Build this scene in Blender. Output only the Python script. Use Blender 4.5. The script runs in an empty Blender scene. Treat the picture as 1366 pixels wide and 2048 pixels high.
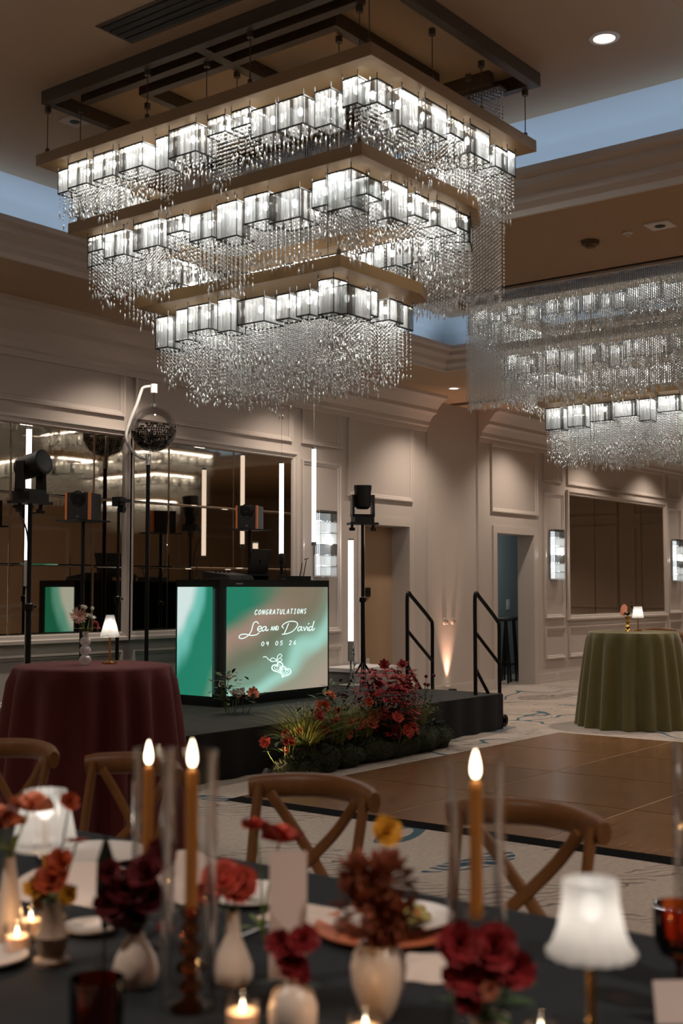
import bpy, math, random
import numpy as np
from mathutils import Vector, Matrix
R = math.radians
PI = math.pi
random.seed(7)
rng = np.random.default_rng(11)
sc = bpy.context.scene
C = sc.collection

# ------------------------------------------------------------------ camera
cam_d = bpy.data.cameras.new('camera')
cam = bpy.data.objects.new('camera', cam_d)
C.objects.link(cam)
cam.location = (0, 0, 1.5)
cam.rotation_euler = (R(93.6), 0, R(37.6 - 90))
cam_d.sensor_fit = 'VERTICAL'
cam_d.sensor_height = 36.0
cam_d.sensor_width = 24.0
cam_d.lens = 2430 / 2048 * 36.0
cam_d.clip_start = 0.05
cam_d.clip_end = 100
cam_d.dof.use_dof = True
cam_d.dof.focus_distance = 10.5
cam_d.dof.aperture_fstop = 2.7
sc.camera = cam

# ------------------------------------------------------------------ world and exposure
w = bpy.data.worlds.new('world')
sc.world = w
w.use_nodes = True
w.node_tree.nodes['Background'].inputs[0].default_value = (0.012, 0.010, 0.008, 1)
vs = sc.view_settings
vs.view_transform = 'Standard'
vs.look = 'None'
vs.gamma = 1
vs.use_curve_mapping = False
vs.exposure = 0.0
cy = sc.cycles
cy.use_denoising = True
cy.use_adaptive_sampling = True
cy.adaptive_threshold = .1
cy.max_bounces = 4
cy.diffuse_bounces = 2
cy.glossy_bounces = 3
cy.transmission_bounces = 6
cy.transparent_max_bounces = 14
cy.sample_clamp_indirect = 3.0
cy.caustics_reflective = False
cy.caustics_refractive = False


def lamp(kind, name, loc, power, color, size=0.05, rot=(0, 0, 0), sy=None, angle=90, blend=0.4):
    d = bpy.data.lights.new(name, kind)
    d.energy = power
    d.color = color
    if kind == 'AREA':
        d.size = size
        if sy:
            d.shape = 'RECTANGLE'
            d.size_y = sy
    else:
        d.shadow_soft_size = size
    if kind == 'SPOT':
        d.spot_size = R(angle)
        d.spot_blend = blend
    o = bpy.data.objects.new(name, d)
    o.location = loc
    o.rotation_euler = rot
    C.objects.link(o)
    return o


WARM = (1.0, 0.72, 0.48)
NEUT = (1.0, 0.86, 0.74)
COOL = (1.0, 0.98, 0.93)
BLUE = (0.50, 0.72, 1.0)
FLAME = (1.0, 0.52, 0.20)
# blue cove strips lying in the troughs around both raised ceilings
COFFERS = [(3.3, 7.15, 2.2, 7.6), (9.5, 12.0, 2.2, 7.6), (15.7, 19.1, -2.75, 2.75)]
COVE_W = 1.05
for (x0, x1, y0, y1) in COFFERS:
    xm, ym = (x0 + x1) / 2, (y0 + y1) / 2
    for lx, ly, sx, sy_ in ((x0 - .2, ym, .05, y1 - y0), (x1 + .2, ym, .05, y1 - y0), (xm, y0 - .2, x1 - x0, .05), (xm, y1 + .2, x1 - x0, .05)):
        lamp('AREA', 'cove_strip', (lx, ly, 4.325), COVE_W * max(sx, sy_), BLUE, sx, (PI, 0, 0), sy_)

# ------------------------------------------------------------------ materials


def S(r, g=None, b=None):
    if g is None:
        r, g, b = r
    f = lambda c: (c / 255 / 12.92) if c / 255 <= .04045 else ((c / 255 + .055) / 1.055) ** 2.4
    return (f(r), f(g), f(b), 1)


M = {}


def new(name):
    m = bpy.data.materials.new(name)
    m.use_nodes = True
    nt = m.node_tree
    nt.nodes.clear()
    o = nt.nodes.new('ShaderNodeOutputMaterial')
    M[name] = m
    return m, nt, o


def mat(name, col, rough=.5, metal=0., var=0., vscale=8., bump=0., bscale=60., emis=None, estr=0., trans=0., ior=1.45, spec=.5, sheen=0., stretch=None, sss=0.):
    m, nt, o = new(name)
    b = nt.nodes.new('ShaderNodeBsdfPrincipled')
    nt.links.new(b.outputs[0], o.inputs[0])
    b.inputs['Base Color'].default_value = col
    b.inputs['Roughness'].default_value = rough
    b.inputs['Metallic'].default_value = metal
    b.inputs['IOR'].default_value = ior
    b.inputs['Specular IOR Level'].default_value = spec
    b.inputs['Transmission Weight'].default_value = trans
    if sss:
        b.inputs['Subsurface Weight'].default_value = sss
        b.inputs['Subsurface Radius'].default_value = (.03, .015, .008)
        b.inputs['Subsurface Scale'].default_value = .4
    if sheen:
        b.inputs['Sheen Weight'].default_value = sheen
    if emis:
        b.inputs['Emission Color'].default_value = emis
        b.inputs['Emission Strength'].default_value = estr
    tc = nt.nodes.new('ShaderNodeTexCoord')
    src = tc.outputs['Object']
    if stretch:
        mp = nt.nodes.new('ShaderNodeMapping')
        mp.inputs['Scale'].default_value = stretch
        nt.links.new(src, mp.inputs[0])
        src = mp.outputs[0]
    if var:
        n = nt.nodes.new('ShaderNodeTexNoise')
        n.inputs['Scale'].default_value = vscale
        n.inputs['Detail'].default_value = 4
        nt.links.new(src, n.inputs['Vector'])
        mx = nt.nodes.new('ShaderNodeMix')
        mx.data_type = 'RGBA'
        mx.inputs[6].default_value = tuple(c * (1 - var) for c in col[:3]) + (1,)
        mx.inputs[7].default_value = tuple(min(1, c * (1 + var)) for c in col[:3]) + (1,)
        nt.links.new(n.outputs[0], mx.inputs[0])
        nt.links.new(mx.outputs[2], b.inputs['Base Color'])
    if bump:
        n2 = nt.nodes.new('ShaderNodeTexNoise')
        n2.inputs['Scale'].default_value = bscale
        nt.links.new(src, n2.inputs['Vector'])
        bp = nt.nodes.new('ShaderNodeBump')
        bp.inputs['Strength'].default_value = bump
        bp.inputs['Distance'].default_value = .01
        nt.links.new(n2.outputs[0], bp.inputs['Height'])
        nt.links.new(bp.outputs[0], b.inputs['Normal'])
    return m


def emat(name, col, s, sample=True):
    m, nt, o = new(name)
    e = nt.nodes.new('ShaderNodeEmission')
    e.inputs[0].default_value = col
    e.inputs[1].default_value = s
    nt.links.new(e.outputs[0], o.inputs[0])
    if not sample:
        m.cycles.emission_sampling = 'NONE'
    return m


def crystal(name, clear, gloss, col=(1, 1, 1, 1), rough=.08, front=.5):
    """clear cut crystal: mostly see-through, the rest mirrors and scatters the lamp light"""
    m, nt, o = new(name)
    t = nt.nodes.new('ShaderNodeBsdfTransparent')
    t.inputs[0].default_value = (.97, .985, .98, 1)
    g = nt.nodes.new('ShaderNodeBsdfGlossy')
    g.inputs[0].default_value = col
    g.inputs[1].default_value = rough
    d = nt.nodes.new('ShaderNodeBsdfTranslucent')
    d.inputs[0].default_value = col
    d2 = nt.nodes.new('ShaderNodeBsdfDiffuse')
    d2.inputs[0].default_value = col
    a = nt.nodes.new('ShaderNodeMixShader')
    a.inputs[0].default_value = front
    nt.links.new(d.outputs[0], a.inputs[1])
    nt.links.new(d2.outputs[0], a.inputs[2])
    x = nt.nodes.new('ShaderNodeMixShader')
    x.inputs[0].default_value = gloss
    nt.links.new(a.outputs[0], x.inputs[1])
    nt.links.new(g.outputs[0], x.inputs[2])
    y = nt.nodes.new('ShaderNodeMixShader')
    y.inputs[0].default_value = clear
    nt.links.new(x.outputs[0], y.inputs[1])
    nt.links.new(t.outputs[0], y.inputs[2])
    nt.links.new((y if clear > 0 else x).outputs[0], o.inputs[0])
    return m


def thin_glass(name, tint, boost=1.0, rough=.02):
    m, nt, o = new(name)
    t = nt.nodes.new('ShaderNodeBsdfTransparent')
    t.inputs[0].default_value = tint
    g = nt.nodes.new('ShaderNodeBsdfGlossy')
    g.inputs[1].default_value = rough
    fr = nt.nodes.new('ShaderNodeFresnel')
    fr.inputs[0].default_value = 1.5
    mu = nt.nodes.new('ShaderNodeMath')
    mu.operation = 'MULTIPLY'
    mu.use_clamp = True
    mu.inputs[1].default_value = boost
    nt.links.new(fr.outputs[0], mu.inputs[0])
    x = nt.nodes.new('ShaderNodeMixShader')
    nt.links.new(mu.outputs[0], x.inputs[0])
    nt.links.new(t.outputs[0], x.inputs[1])
    nt.links.new(g.outputs[0], x.inputs[2])
    nt.links.new(x.outputs[0], o.inputs[0])
    return m


mat('wall', S(196, 184, 174), .55, bump=.03, bscale=90)
mat('trim', S(202, 190, 180), .4)
mat('ceiling', S(182, 156, 128), .8, bump=.03, bscale=120)
mat('cove', S(215, 215, 215), .8)
mat('alcove', S(172, 142, 112), .7)
mat('hall', S(140, 150, 150), .7)
mat('oppwall', S(190, 164, 138), .7)
mat('mirror', S(190, 174, 154), .03, 1.0, var=.10, vscale=1.3)
mat('mirror_edge', S(120, 110, 100), .2, .8)
mat('bronze', S(158, 126, 86), .45, .3, var=.08, vscale=3)
mat('dark_bronze', S(96, 80, 62), .5, .5)
mat('black', S(14, 14, 14), .55)
mat('black_metal', S(16, 16, 17), .35, .3)
mat('black_wire', S(10, 10, 10), .5)
mat('skirt', S(16, 15, 15), .9, var=.2, vscale=6)
mat('deck', S(38, 38, 35), .85, var=.25, vscale=20)
mat('steel', S(180, 180, 180), .25, 1)
mat('white_plastic', S(225, 222, 218), .45)
mat('white_ceramic', S(222, 205, 192), .35, var=.04)
mat('beige_ceramic', S(176, 150, 130), .55, var=.08, vscale=30)
mat('wood', S(126, 82, 44), .42, var=.3, vscale=14, stretch=(4, 1, 1))
mat('wood_orange', S(190, 108, 58), .4, var=.2, vscale=10, stretch=(1, 1, .2))
mat('cane', S(205, 190, 168), .8)
mat('maroon', S(94, 32, 32), .8, sheen=.05, var=.12, vscale=30)
mat('olive', S(94, 84, 36), .5, sheen=.25, var=.15, vscale=5)
mat('navy', S(21, 27, 33), .8, sheen=.0, var=.12, vscale=60)
mat('plate', S(232, 224, 218), .25)
mat('napkin', S(222, 205, 195), .85)
mat('charger', S(196, 108, 70), .45, var=.15, vscale=20)
mat('food_green', S(170, 158, 92), .6, var=.4, vscale=60)
mat('food_brown', S(176, 108, 56), .6, var=.4, vscale=60)
mat('gold', S(196, 152, 84), .25, 1.0)
mat('wax_gold', S(222, 150, 70), .45, sss=.3)
mat('wax_glow', S(245, 225, 205), .5, emis=S(255, 170, 110), estr=.25, sss=.3)  # candle glow in the votive wax put in as weak emission
mat('wick', S(20, 16, 14), .9)
mat('card', S(228, 210, 204), .8)
mat('leaf', S(58, 84, 44), .6, var=.35, vscale=20)
mat('leaf_dark', S(34, 42, 28), .6, var=.3, vscale=20)
mat('grass_blade', S(150, 152, 78), .6, var=.4, vscale=4)
mat('moss', S(46, 50, 26), .95, var=.5, vscale=14, bump=.8, bscale=45)
mat('petal_red', S(142, 30, 34), .6, var=.3, vscale=25)
mat('petal_dark', S(96, 16, 26), .6, var=.4, vscale=25)
mat('petal_orange', S(176, 72, 36), .6, var=.3, vscale=25)
mat('petal_coral', S(198, 78, 62), .6, var=.25, vscale=25)
mat('petal_peach', S(232, 150, 118), .6, var=.2, vscale=25)
mat('petal_pink', S(220, 170, 150), .6, var=.2, vscale=25)
mat('petal_yellow', S(226, 162, 46), .6, var=.25, vscale=25)
mat('petal_brown', S(138, 68, 40), .7, var=.35, vscale=30)
mat('petal_white', S(225, 220, 205), .6, var=.15, vscale=25)
mat('red_leaf', S(168, 30, 32), .55, var=.5, vscale=9)
mat('stem_green', S(120, 140, 74), .6)
mat('mic_grille', S(30, 30, 32), .4, .6)
mat('screen_black', S(18, 20, 19), .3)
mat('beige_plate', S(200, 182, 164), .5)
mat('stand_grey', S(150, 148, 142), .5)
crystal('crystal', 0, .35, (.93, .94, .92, 1))
crystal('crystal_curtain', 0, .22, (.98, .98, .97, 1), front=.3)
crystal('crystal_rod', .55, .5)
crystal('crystal_dark', .45, .7, S(110, 104, 98))
crystal('shade_glass', .38, .35, rough=.15)
crystal('shade_frost', .12, .15, rough=.3)
thin_glass('clear_glass', (.98, .98, .98, 1), .5)
thin_glass('ball_glass', (.97, .97, .97, 1), .6)
thin_glass('amber_glass', (.92, .44, .20, 1), 1.5)
thin_glass('amber_dark', (.66, .22, .09, 1), 1.2)
emat('flame', (1.0, .80, .55, 1), 9, False)
emat('bulb', (1.0, .99, .95, 1), 6, False)
emat('bulb_warm', (1.0, .93, .84, 1), 3, False)
emat('tube', (1.0, .92, .89, 1), 1.6)
emat('lens', (1.0, .86, .70, 1), 3.0, False)
emat('sconce_glow', (.93, .98, 1.0, 1), 1.5)
emat('spot_glow', (1.0, .72, .5, 1), 10, False)
emat('text_glow', (.80, 1.0, .93, 1), 1.05, False)
emat('blue_led', (.1, .45, 1.0, 1), 1.5, False)


def carpet_mat():
    m, nt, o = new('carpet')
    N, L = nt.nodes.new, nt.links.new
    b = N('ShaderNodeBsdfPrincipled')
    L(b.outputs[0], o.inputs[0])
    b.inputs['Roughness'].default_value = .95
    b.inputs['Specular IOR Level'].default_value = .1
    tc = N('ShaderNodeTexCoord')

    def noise(scale, dist=0., det=3., vec=None):
        n = N('ShaderNodeTexNoise')
        n.inputs['Scale'].default_value = scale
        n.inputs['Detail'].default_value = det
        n.inputs['Distortion'].default_value = dist
        L(vec or tc.outputs['Object'], n.inputs['Vector'])
        return n.outputs[0]

    def band(v, c, wd):
        a = N('ShaderNodeMath'); a.operation = 'SUBTRACT'; a.inputs[1].default_value = c; L(v, a.inputs[0])
        d = N('ShaderNodeMath'); d.operation = 'ABSOLUTE'; L(a.outputs[0], d.inputs[0])
        e = N('ShaderNodeMath'); e.operation = 'LESS_THAN'; e.inputs[1].default_value = wd; L(d.outputs[0], e.inputs[0])
        return e.outputs[0]

    def mul(p, q):
        a = N('ShaderNodeMath'); a.operation = 'MULTIPLY'; L(p, a.inputs[0]); L(q, a.inputs[1])
        return a.outputs[0]

    def gt(v, c):
        a = N('ShaderNodeMath'); a.operation = 'GREATER_THAN'; a.inputs[1].default_value = c; L(v, a.inputs[0])
        return a.outputs[0]

    def mix(f, a, c):
        x = N('ShaderNodeMix'); x.data_type = 'RGBA'; L(f, x.inputs[0])
        for s_, k in ((a, 6), (c, 7)):
            if isinstance(s_, tuple):
                x.inputs[k].default_value = s_
            else:
                L(s_, x.inputs[k])
        return x.outputs[2]
    wv = N('ShaderNodeTexWave')
    wv.wave_type = 'BANDS'; wv.bands_direction = 'DIAGONAL'
    wv.inputs['Scale'].default_value = 5.5
    wv.inputs['Distortion'].default_value = 14
    wv.inputs['Detail'].default_value = 2
    wv.inputs['Detail Scale'].default_value = .6
    L(tc.outputs['Object'], wv.inputs['Vector'])
    n1 = noise(.42, .8, 2.)
    n2 = noise(.9, .4, 2.)
    fine = mul(gt(wv.outputs[0], .90), gt(n2, .52))
    base = mix(noise(30., 0, 4.), S(150, 136, 124), S(188, 174, 162))
    c1 = mix(fine, base, S(118, 108, 100))
    hatch = mul(band(n1, .665, .025), gt(wv.outputs[0], .38))
    c2 = mix(hatch, c1, S(40, 76, 96))
    c3 = mix(band(n1, .40, .005), c2, S(70, 92, 100))
    dark = mul(band(n1, .30, .03), gt(wv.outputs[0], .6))
    c4 = mix(dark, c3, S(72, 66, 62))
    L(c4, b.inputs['Base Color'])
    bp = N('ShaderNodeBump')
    bp.inputs['Strength'].default_value = .25
    bp.inputs['Distance'].default_value = .004
    L(noise(260.), bp.inputs['Height'])
    L(bp.outputs[0], b.inputs['Normal'])


carpet_mat()


def dance_mat():
    m, nt, o = new('dance_tile')
    N, L = nt.nodes.new, nt.links.new
    b = N('ShaderNodeBsdfPrincipled')
    L(b.outputs[0], o.inputs[0])
    tc = N('ShaderNodeTexCoord')
    mp = N('ShaderNodeMapping'); mp.inputs['Scale'].default_value = (1, 9, 1)
    L(tc.outputs['Object'], mp.inputs[0])
    n = N('ShaderNodeTexNoise'); n.inputs['Scale'].default_value = 3; n.inputs['Detail'].default_value = 6
    L(mp.outputs[0], n.inputs['Vector'])
    oi = N('ShaderNodeObjectInfo')
    cr = N('ShaderNodeValToRGB')
    cr.color_ramp.elements[0].position = .3; cr.color_ramp.elements[0].color = S(92, 62, 38)
    cr.color_ramp.elements[1].position = .75; cr.color_ramp.elements[1].color = S(138, 98, 62)
    L(n.outputs[0], cr.inputs[0])
    hs = N('ShaderNodeHueSaturation')
    mr = N('ShaderNodeMapRange'); mr.inputs[3].default_value = .88; mr.inputs[4].default_value = 1.1
    L(oi.outputs['Random'], mr.inputs[0]); L(mr.outputs[0], hs.inputs['Value'])
    L(cr.outputs[0], hs.inputs['Color'])
    L(hs.outputs[0], b.inputs['Base Color'])
    b.inputs['Roughness'].default_value = .26
    b.inputs['Specular IOR Level'].default_value = .45


dance_mat()
mat('seam', S(178, 150, 120), .5)
mat('dance_edge', S(14, 14, 14), .9, spec=.1)


def screen_mat(name, stops, ang, freq, patch=None):
    """a lit screen showing soft diagonal colour sweeps; object space 0..1 across and up"""
    m, nt, o = new(name)
    N, L = nt.nodes.new, nt.links.new
    e = N('ShaderNodeEmission')
    L(e.outputs[0], o.inputs[0])
    e.inputs[1].default_value = 1.0
    tc = N('ShaderNodeTexCoord')
    sx = N('ShaderNodeSeparateXYZ')
    L(tc.outputs['UV'], sx.inputs[0])

    def op(k, a, c):
        n = N('ShaderNodeMath'); n.operation = k
        for i, s_ in enumerate((a, c)):
            if isinstance(s_, (int, float)):
                n.inputs[i].default_value = s_
            else:
                L(s_, n.inputs[i])
        return n.outputs[0]
    dx = op('SUBTRACT', sx.outputs[0], ang[0])
    dy = op('SUBTRACT', sx.outputs[1], ang[1])
    r = op('SQRT', op('ADD', op('MULTIPLY', dx, dx), op('MULTIPLY', dy, dy)), 0)
    n = N('ShaderNodeTexNoise'); n.inputs['Scale'].default_value = 1.6; n.inputs['Detail'].default_value = 1
    L(tc.outputs['UV'], n.inputs['Vector'])
    r = op('ADD', op('MULTIPLY', r, freq), op('MULTIPLY', op('SUBTRACT', n.outputs[0], .5), .22))
    cr = N('ShaderNodeValToRGB')
    cr.color_ramp.interpolation = 'EASE'
    el = cr.color_ramp.elements
    while len(el) < len(stops):
        el.new(.5)
    for i, (p, c) in enumerate(stops):
        el[i].position = p
        el[i].color = S(c)
    L(r, cr.inputs[0])
    col = cr.outputs[0]
    if patch:
        ax, ay, rad, pc = patch
        px_ = op('SUBTRACT', sx.outputs[0], ax)
        py_ = op('SUBTRACT', sx.outputs[1], ay)
        q = op('SQRT', op('ADD', op('MULTIPLY', px_, px_), op('MULTIPLY', py_, py_)), 0)
        f = N('ShaderNodeMapRange'); f.inputs[1].default_value = rad; f.inputs[2].default_value = 0; f.interpolation_type = 'SMOOTHSTEP'
        L(q, f.inputs[0])
        x = N('ShaderNodeMix'); x.data_type = 'RGBA'
        L(f.outputs[0], x.inputs[0]); L(col, x.inputs[6]); x.inputs[7].default_value = S(pc)
        col = x.outputs[2]
    L(col, e.inputs[0])
    return m


GREEN, DGREEN, CYAN, TAUPE, WHITEC = (36, 124, 98), (58, 112, 86), (158, 208, 192), (158, 132, 116), (210, 226, 222)
screen_mat('screen_main', [(0., CYAN), (.12, (96, 170, 148)), (.22, GREEN), (.46, (40, 122, 96)), (.56, TAUPE), (.66, (110, 116, 96)), (.74, (120, 150, 130)), (.80, CYAN), (.88, (150, 150, 130)), (1., (165, 150, 134))], (-.35, 1.55), .50, (.72, .95, .55, (128, 116, 96)))
screen_mat('screen_side', [(0., WHITEC), (.30, WHITEC), (.40, (110, 190, 176)), (.52, GREEN), (.72, (40, 126, 100)), (.84, (92, 140, 116)), (.90, (170, 210, 196)), (1., (180, 215, 200))], (-.2, 1.2), .50)

# ------------------------------------------------------------------ mesh helpers


class MB:
    def __init__(self):
        self.v, self.f = [], []

    def add(self, vs_, fs):
        n = len(self.v)
        self.v += [tuple(p) for p in vs_]
        self.f += [tuple(i + n for i in q) for q in fs]
        return self

    def box(self, x0, x1, y0, y1, z0, z1):
        return self.add([(x, y, z) for z in (z0, z1) for y in (y0, y1) for x in (x0, x1)],
                        [(0, 2, 3, 1), (4, 5, 7, 6), (0, 1, 5, 4), (2, 6, 7, 3), (0, 4, 6, 2), (1, 3, 7, 5)])

    def cbox(self, c, s, m=None):
        h = [k / 2 for k in s]
        P = [Vector((x, y, z)) for z in (-h[2], h[2]) for y in (-h[1], h[1]) for x in (-h[0], h[0])]
        if m:
            P = [m @ p for p in P]
        return self.add([(p[0] + c[0], p[1] + c[1], p[2] + c[2]) for p in P],
                        [(0, 2, 3, 1), (4, 5, 7, 6), (0, 1, 5, 4), (2, 6, 7, 3), (0, 4, 6, 2), (1, 3, 7, 5)])

    def tube(self, pts, r, n=8, cap=True, flat=1.0, up=None):
        pts = [Vector(p) for p in pts]
        rs = r if isinstance(r, (list, tuple)) else [r] * len(pts)
        V, F = [], []
        prev = None
        for i, p in enumerate(pts):
            t = (pts[min(i + 1, len(pts) - 1)] - pts[max(i - 1, 0)])
            t = t.normalized() if t.length > 1e-9 else Vector((0, 0, 1))
            if prev is None:
                a = Vector(up) if up else (Vector((0, 0, 1)) if abs(t.z) < .9 else Vector((1, 0, 0)))
            else:
                a = prev
            a = (a - t * a.dot(t))
            a = a.normalized() if a.length > 1e-6 else t.orthogonal().normalized()
            prev = a
            b = t.cross(a)
            for k in range(n):
                g = 2 * PI * k / n
                V.append(p + a * math.cos(g) * rs[i] + b * math.sin(g) * rs[i] * flat)
        for i in range(len(pts) - 1):
            for k in range(n):
                k2 = (k + 1) % n
                F.append((i * n + k, i * n + k2, (i + 1) * n + k2, (i + 1) * n + k))
        if cap:
            F.append(tuple(range(n))[::-1])
            F.append(tuple((len(pts) - 1) * n + k for k in range(n)))
        return self.add(V, F)

    def lathe(self, prof, n=24, c=(0, 0, 0), wob=None, cap=False):
        V, F = [], []
        for i, (r, z) in enumerate(prof):
            for k in range(n):
                g = 2 * PI * k / n
                rr = r * (wob(g, i / (len(prof) - 1)) if wob else 1)
                V.append((c[0] + rr * math.cos(g), c[1] + rr * math.sin(g), c[2] + z))
        for i in range(len(prof) - 1):
            for k in range(n):
                k2 = (k + 1) % n
                F.append((i * n + k, i * n + k2, (i + 1) * n + k2, (i + 1) * n + k))
        if cap:
            F.append(tuple(range(n))[::-1])
            F.append(tuple((len(prof) - 1) * n + k for k in range(n)))
        return self.add(V, F)

    def ball(self, c, r, n=12, m=8, s=(1, 1, 1), wob=None):
        V, F = [(c[0], c[1], c[2] - r * s[2])], []
        for i in range(1, m):
            t = PI * i / m
            for k in range(n):
                g = 2 * PI * k / n
                d = (math.sin(t) * math.cos(g), math.sin(t) * math.sin(g), -math.cos(t))
                q = r * (wob(d) if wob else 1)
                V.append((c[0] + d[0] * q * s[0], c[1] + d[1] * q * s[1], c[2] + d[2] * q * s[2]))
        V.append((c[0], c[1], c[2] + r * s[2]))
        for k in range(n):
            F.append((0, 1 + (k + 1) % n, 1 + k))
            F.append((len(V) - 1, 1 + (m - 2) * n + k, 1 + (m - 2) * n + (k + 1) % n))
        for i in range(m - 2):
            for k in range(n):
                a, b = 1 + i * n + k, 1 + i * n + (k + 1) % n
                F.append((a, b, b + n, a + n))
        return self.add(V, F)

    def sweep(self, prof, path, closed=False):
        """profile points (out, up) carried along corner frames: path = [(origin, out_dir)], mitred by the caller"""
        V, F = [], []
        n = len(prof)
        for (p, o) in path:
            for (a, b) in prof:
                V.append((p[0] + o[0] * a, p[1] + o[1] * a, p[2] + b))
        m = len(path)
        for i in range(m if closed else m - 1):
            j = (i + 1) % m
            for k in range(n - 1):
                F.append((i * n + k, j * n + k, j * n + k + 1, i * n + k + 1))
        return self.add(V, F)

    def mesh(self, name, m, smooth=False, ang=38):
        me = bpy.data.meshes.new(name)
        me.from_pydata(self.v, [], self.f)
        me.update()
        me.materials.append(M[m] if isinstance(m, str) else m)
        if smooth:
            me.shade_smooth()
            me.set_sharp_from_angle(angle=R(ang))
        return me

    def build(self, name, m, parent=None, smooth=False, ang=38, loc=None):
        return put(name, self.mesh(name, m, smooth, ang), parent, loc)


def put(name, me, parent=None, loc=None):
    o = bpy.data.objects.new(name, me)
    C.objects.link(o)
    if parent:
        o.parent = parent
    if loc:
        o.location = loc
    return o


def beads(name, pos, rx, rz, m, parent, cls=None):
    """many small octahedra in one mesh: pos Nx3 array, rx/rz arrays or numbers"""
    pos = np.asarray(pos, float)
    n = len(pos)
    base = np.array([(1, 0, 0), (0, 1, 0), (-1, 0, 0), (0, -1, 0), (0, 0, 1), (0, 0, -1)], float)
    rx = np.broadcast_to(np.asarray(rx, float), (n,))
    rz = np.broadcast_to(np.asarray(rz, float), (n,))
    ang = rng.uniform(0, PI, n)
    ca, sa = np.cos(ang), np.sin(ang)
    V = np.empty((n, 6, 3))
    V[:, :, 0] = pos[:, None, 0] + (base[:, 0] * ca[:, None] - base[:, 1] * sa[:, None]) * rx[:, None]
    V[:, :, 1] = pos[:, None, 1] + (base[:, 0] * sa[:, None] + base[:, 1] * ca[:, None]) * rx[:, None]
    V[:, :, 2] = pos[:, None, 2] + base[:, 2] * rz[:, None]
    fb = np.array([(0, 1, 4), (1, 2, 4), (2, 3, 4), (3, 0, 4), (1, 0, 5), (2, 1, 5), (3, 2, 5), (0, 3, 5)])
    F = (fb[None] + (np.arange(n) * 6)[:, None, None]).reshape(-1)
    me = bpy.data.meshes.new(name)
    me.vertices.add(n * 6)
    me.vertices.foreach_set('co', V.reshape(-1))
    me.loops.add(len(F))
    me.loops.foreach_set('vertex_index', F.astype(np.int32))
    me.polygons.add(n * 8)
    me.polygons.foreach_set('loop_start', np.arange(0, n * 24, 3, dtype=np.int32))
    me.polygons.foreach_set('loop_total', np.full(n * 8, 3, dtype=np.int32))
    me.update(calc_edges=True)
    me.materials.append(M[m])
    o = put(name, me, parent)
    o['kind'] = 'stuff'
    return o


def tag(o, label, cat, group=None, kind=None):
    o['label'] = label
    o['category'] = cat
    if group:
        o['group'] = group
    if kind:
        o['kind'] = kind
    return o


def thing(name, label, cat, loc=(0, 0, 0), rz=0., group=None):
    o = bpy.data.objects.new(name, None)
    o.empty_display_size = .1
    C.objects.link(o)
    o.location = loc
    o.rotation_euler = (0, 0, rz)
    return tag(o, label, cat, group)


def struct(o, label=None):
    o['kind'] = 'structure'
    if label:
        o['label'] = label
    return o


def copy_tree(o, parent=None):
    c = o.copy()
    C.objects.link(c)
    c.parent = parent
    for ch in o.children:
        copy_tree(ch, c)
    return c


def smooth_path(P, n=6, closed=False):
    P = [Vector(p) for p in P]
    out = []
    m = len(P)
    for i in range(m if closed else m - 1):
        a = P[(i - 1) % m] if closed else P[max(i - 1, 0)]
        b, c = P[i], P[(i + 1) % m]
        d = P[(i + 2) % m] if closed else P[min(i + 2, m - 1)]
        for k in range(n):
            t = k / n
            out.append(.5 * ((2 * b) + (c - a) * t + (2 * a - 5 * b + 4 * c - d) * t * t + (3 * b - a - 3 * c + d) * t ** 3))
    out.append(P[0].copy() if closed else P[-1].copy())
    return out


# ------------------------------------------------------------------ room shell
WY = 9.3          # the long panelled wall
X0, X1, Y0 = -3.0, 27.0, -5.0
SZ = 4.13         # soffit
CZ = 4.70         # raised ceiling
struct(MB().box(X0, X1, Y0, WY, -.1, 0).build('floor', 'carpet'), 'pale patterned carpet with blue and grey veins')

DOORS = [(12.54, 13.56, 2.33), (15.885, 17.03, 2.335)]
wl = MB()
xs = [X0] + [v for d in DOORS for v in d[:2]] + [X1]
for i in range(0, len(xs), 2):
    wl.box(xs[i], xs[i + 1], WY, WY + .28, 0, 4.8)
for d in DOORS:
    wl.box(d[0], d[1], WY, WY + .28, d[2], 4.8)
wall = struct(wl.build('wall_left', 'wall'), 'long panelled greige wall with mirrors and door openings')
struct(MB().box(X0 - .2, X1 + .2, Y0 - .2, Y0, 0, 4.8).build('wall_right', 'oppwall'))
struct(MB().box(X1, X1 + .2, Y0, WY, 0, 4.8).build('wall_back', 'wall'))
struct(MB().box(X0 - .2, X0, Y0, WY, 0, 4.8).build('wall_front', 'oppwall'))
# shallow tan alcove behind the first opening, service hall behind the second
struct(MB().box(12.40, 13.70, WY + .281, WY + .36, 0, 2.5).build('wall_alcove', 'alcove'))
h = MB()
h.box(15.0, 21.5, 10.75, 10.85, 0, 2.6)
h.box(15.0, 15.1, WY + .28, 10.75, 0, 2.6)
h.box(21.4, 21.5, WY + .28, 10.75, 0, 2.6)
h.box(15.0, 21.5, WY + .28, 10.85, 2.6, 2.7)
struct(h.build('wall_hall', 'hall'))
struct(MB().box(12.4, 21.5, WY, 10.85, -.1, 0).build('floor_hall', 'carpet'))

# door casings
n_tr = 0


def trim(mb, name=None, m='trim', smooth=False):
    global n_tr
    n_tr += 1
    o = mb.build(name or 'trim_%d' % n_tr, m, wall, smooth)
    return o


for d in DOORS:
    cs = MB()
    for a, b in ((d[0] - .11, d[0]), (d[1], d[1] + .11)):
        cs.box(a, b, WY - .022, WY, 0, d[2] + .11)
    cs.box(d[0], d[1], WY - .022, WY, d[2], d[2] + .11)
    trim(cs)


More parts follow.
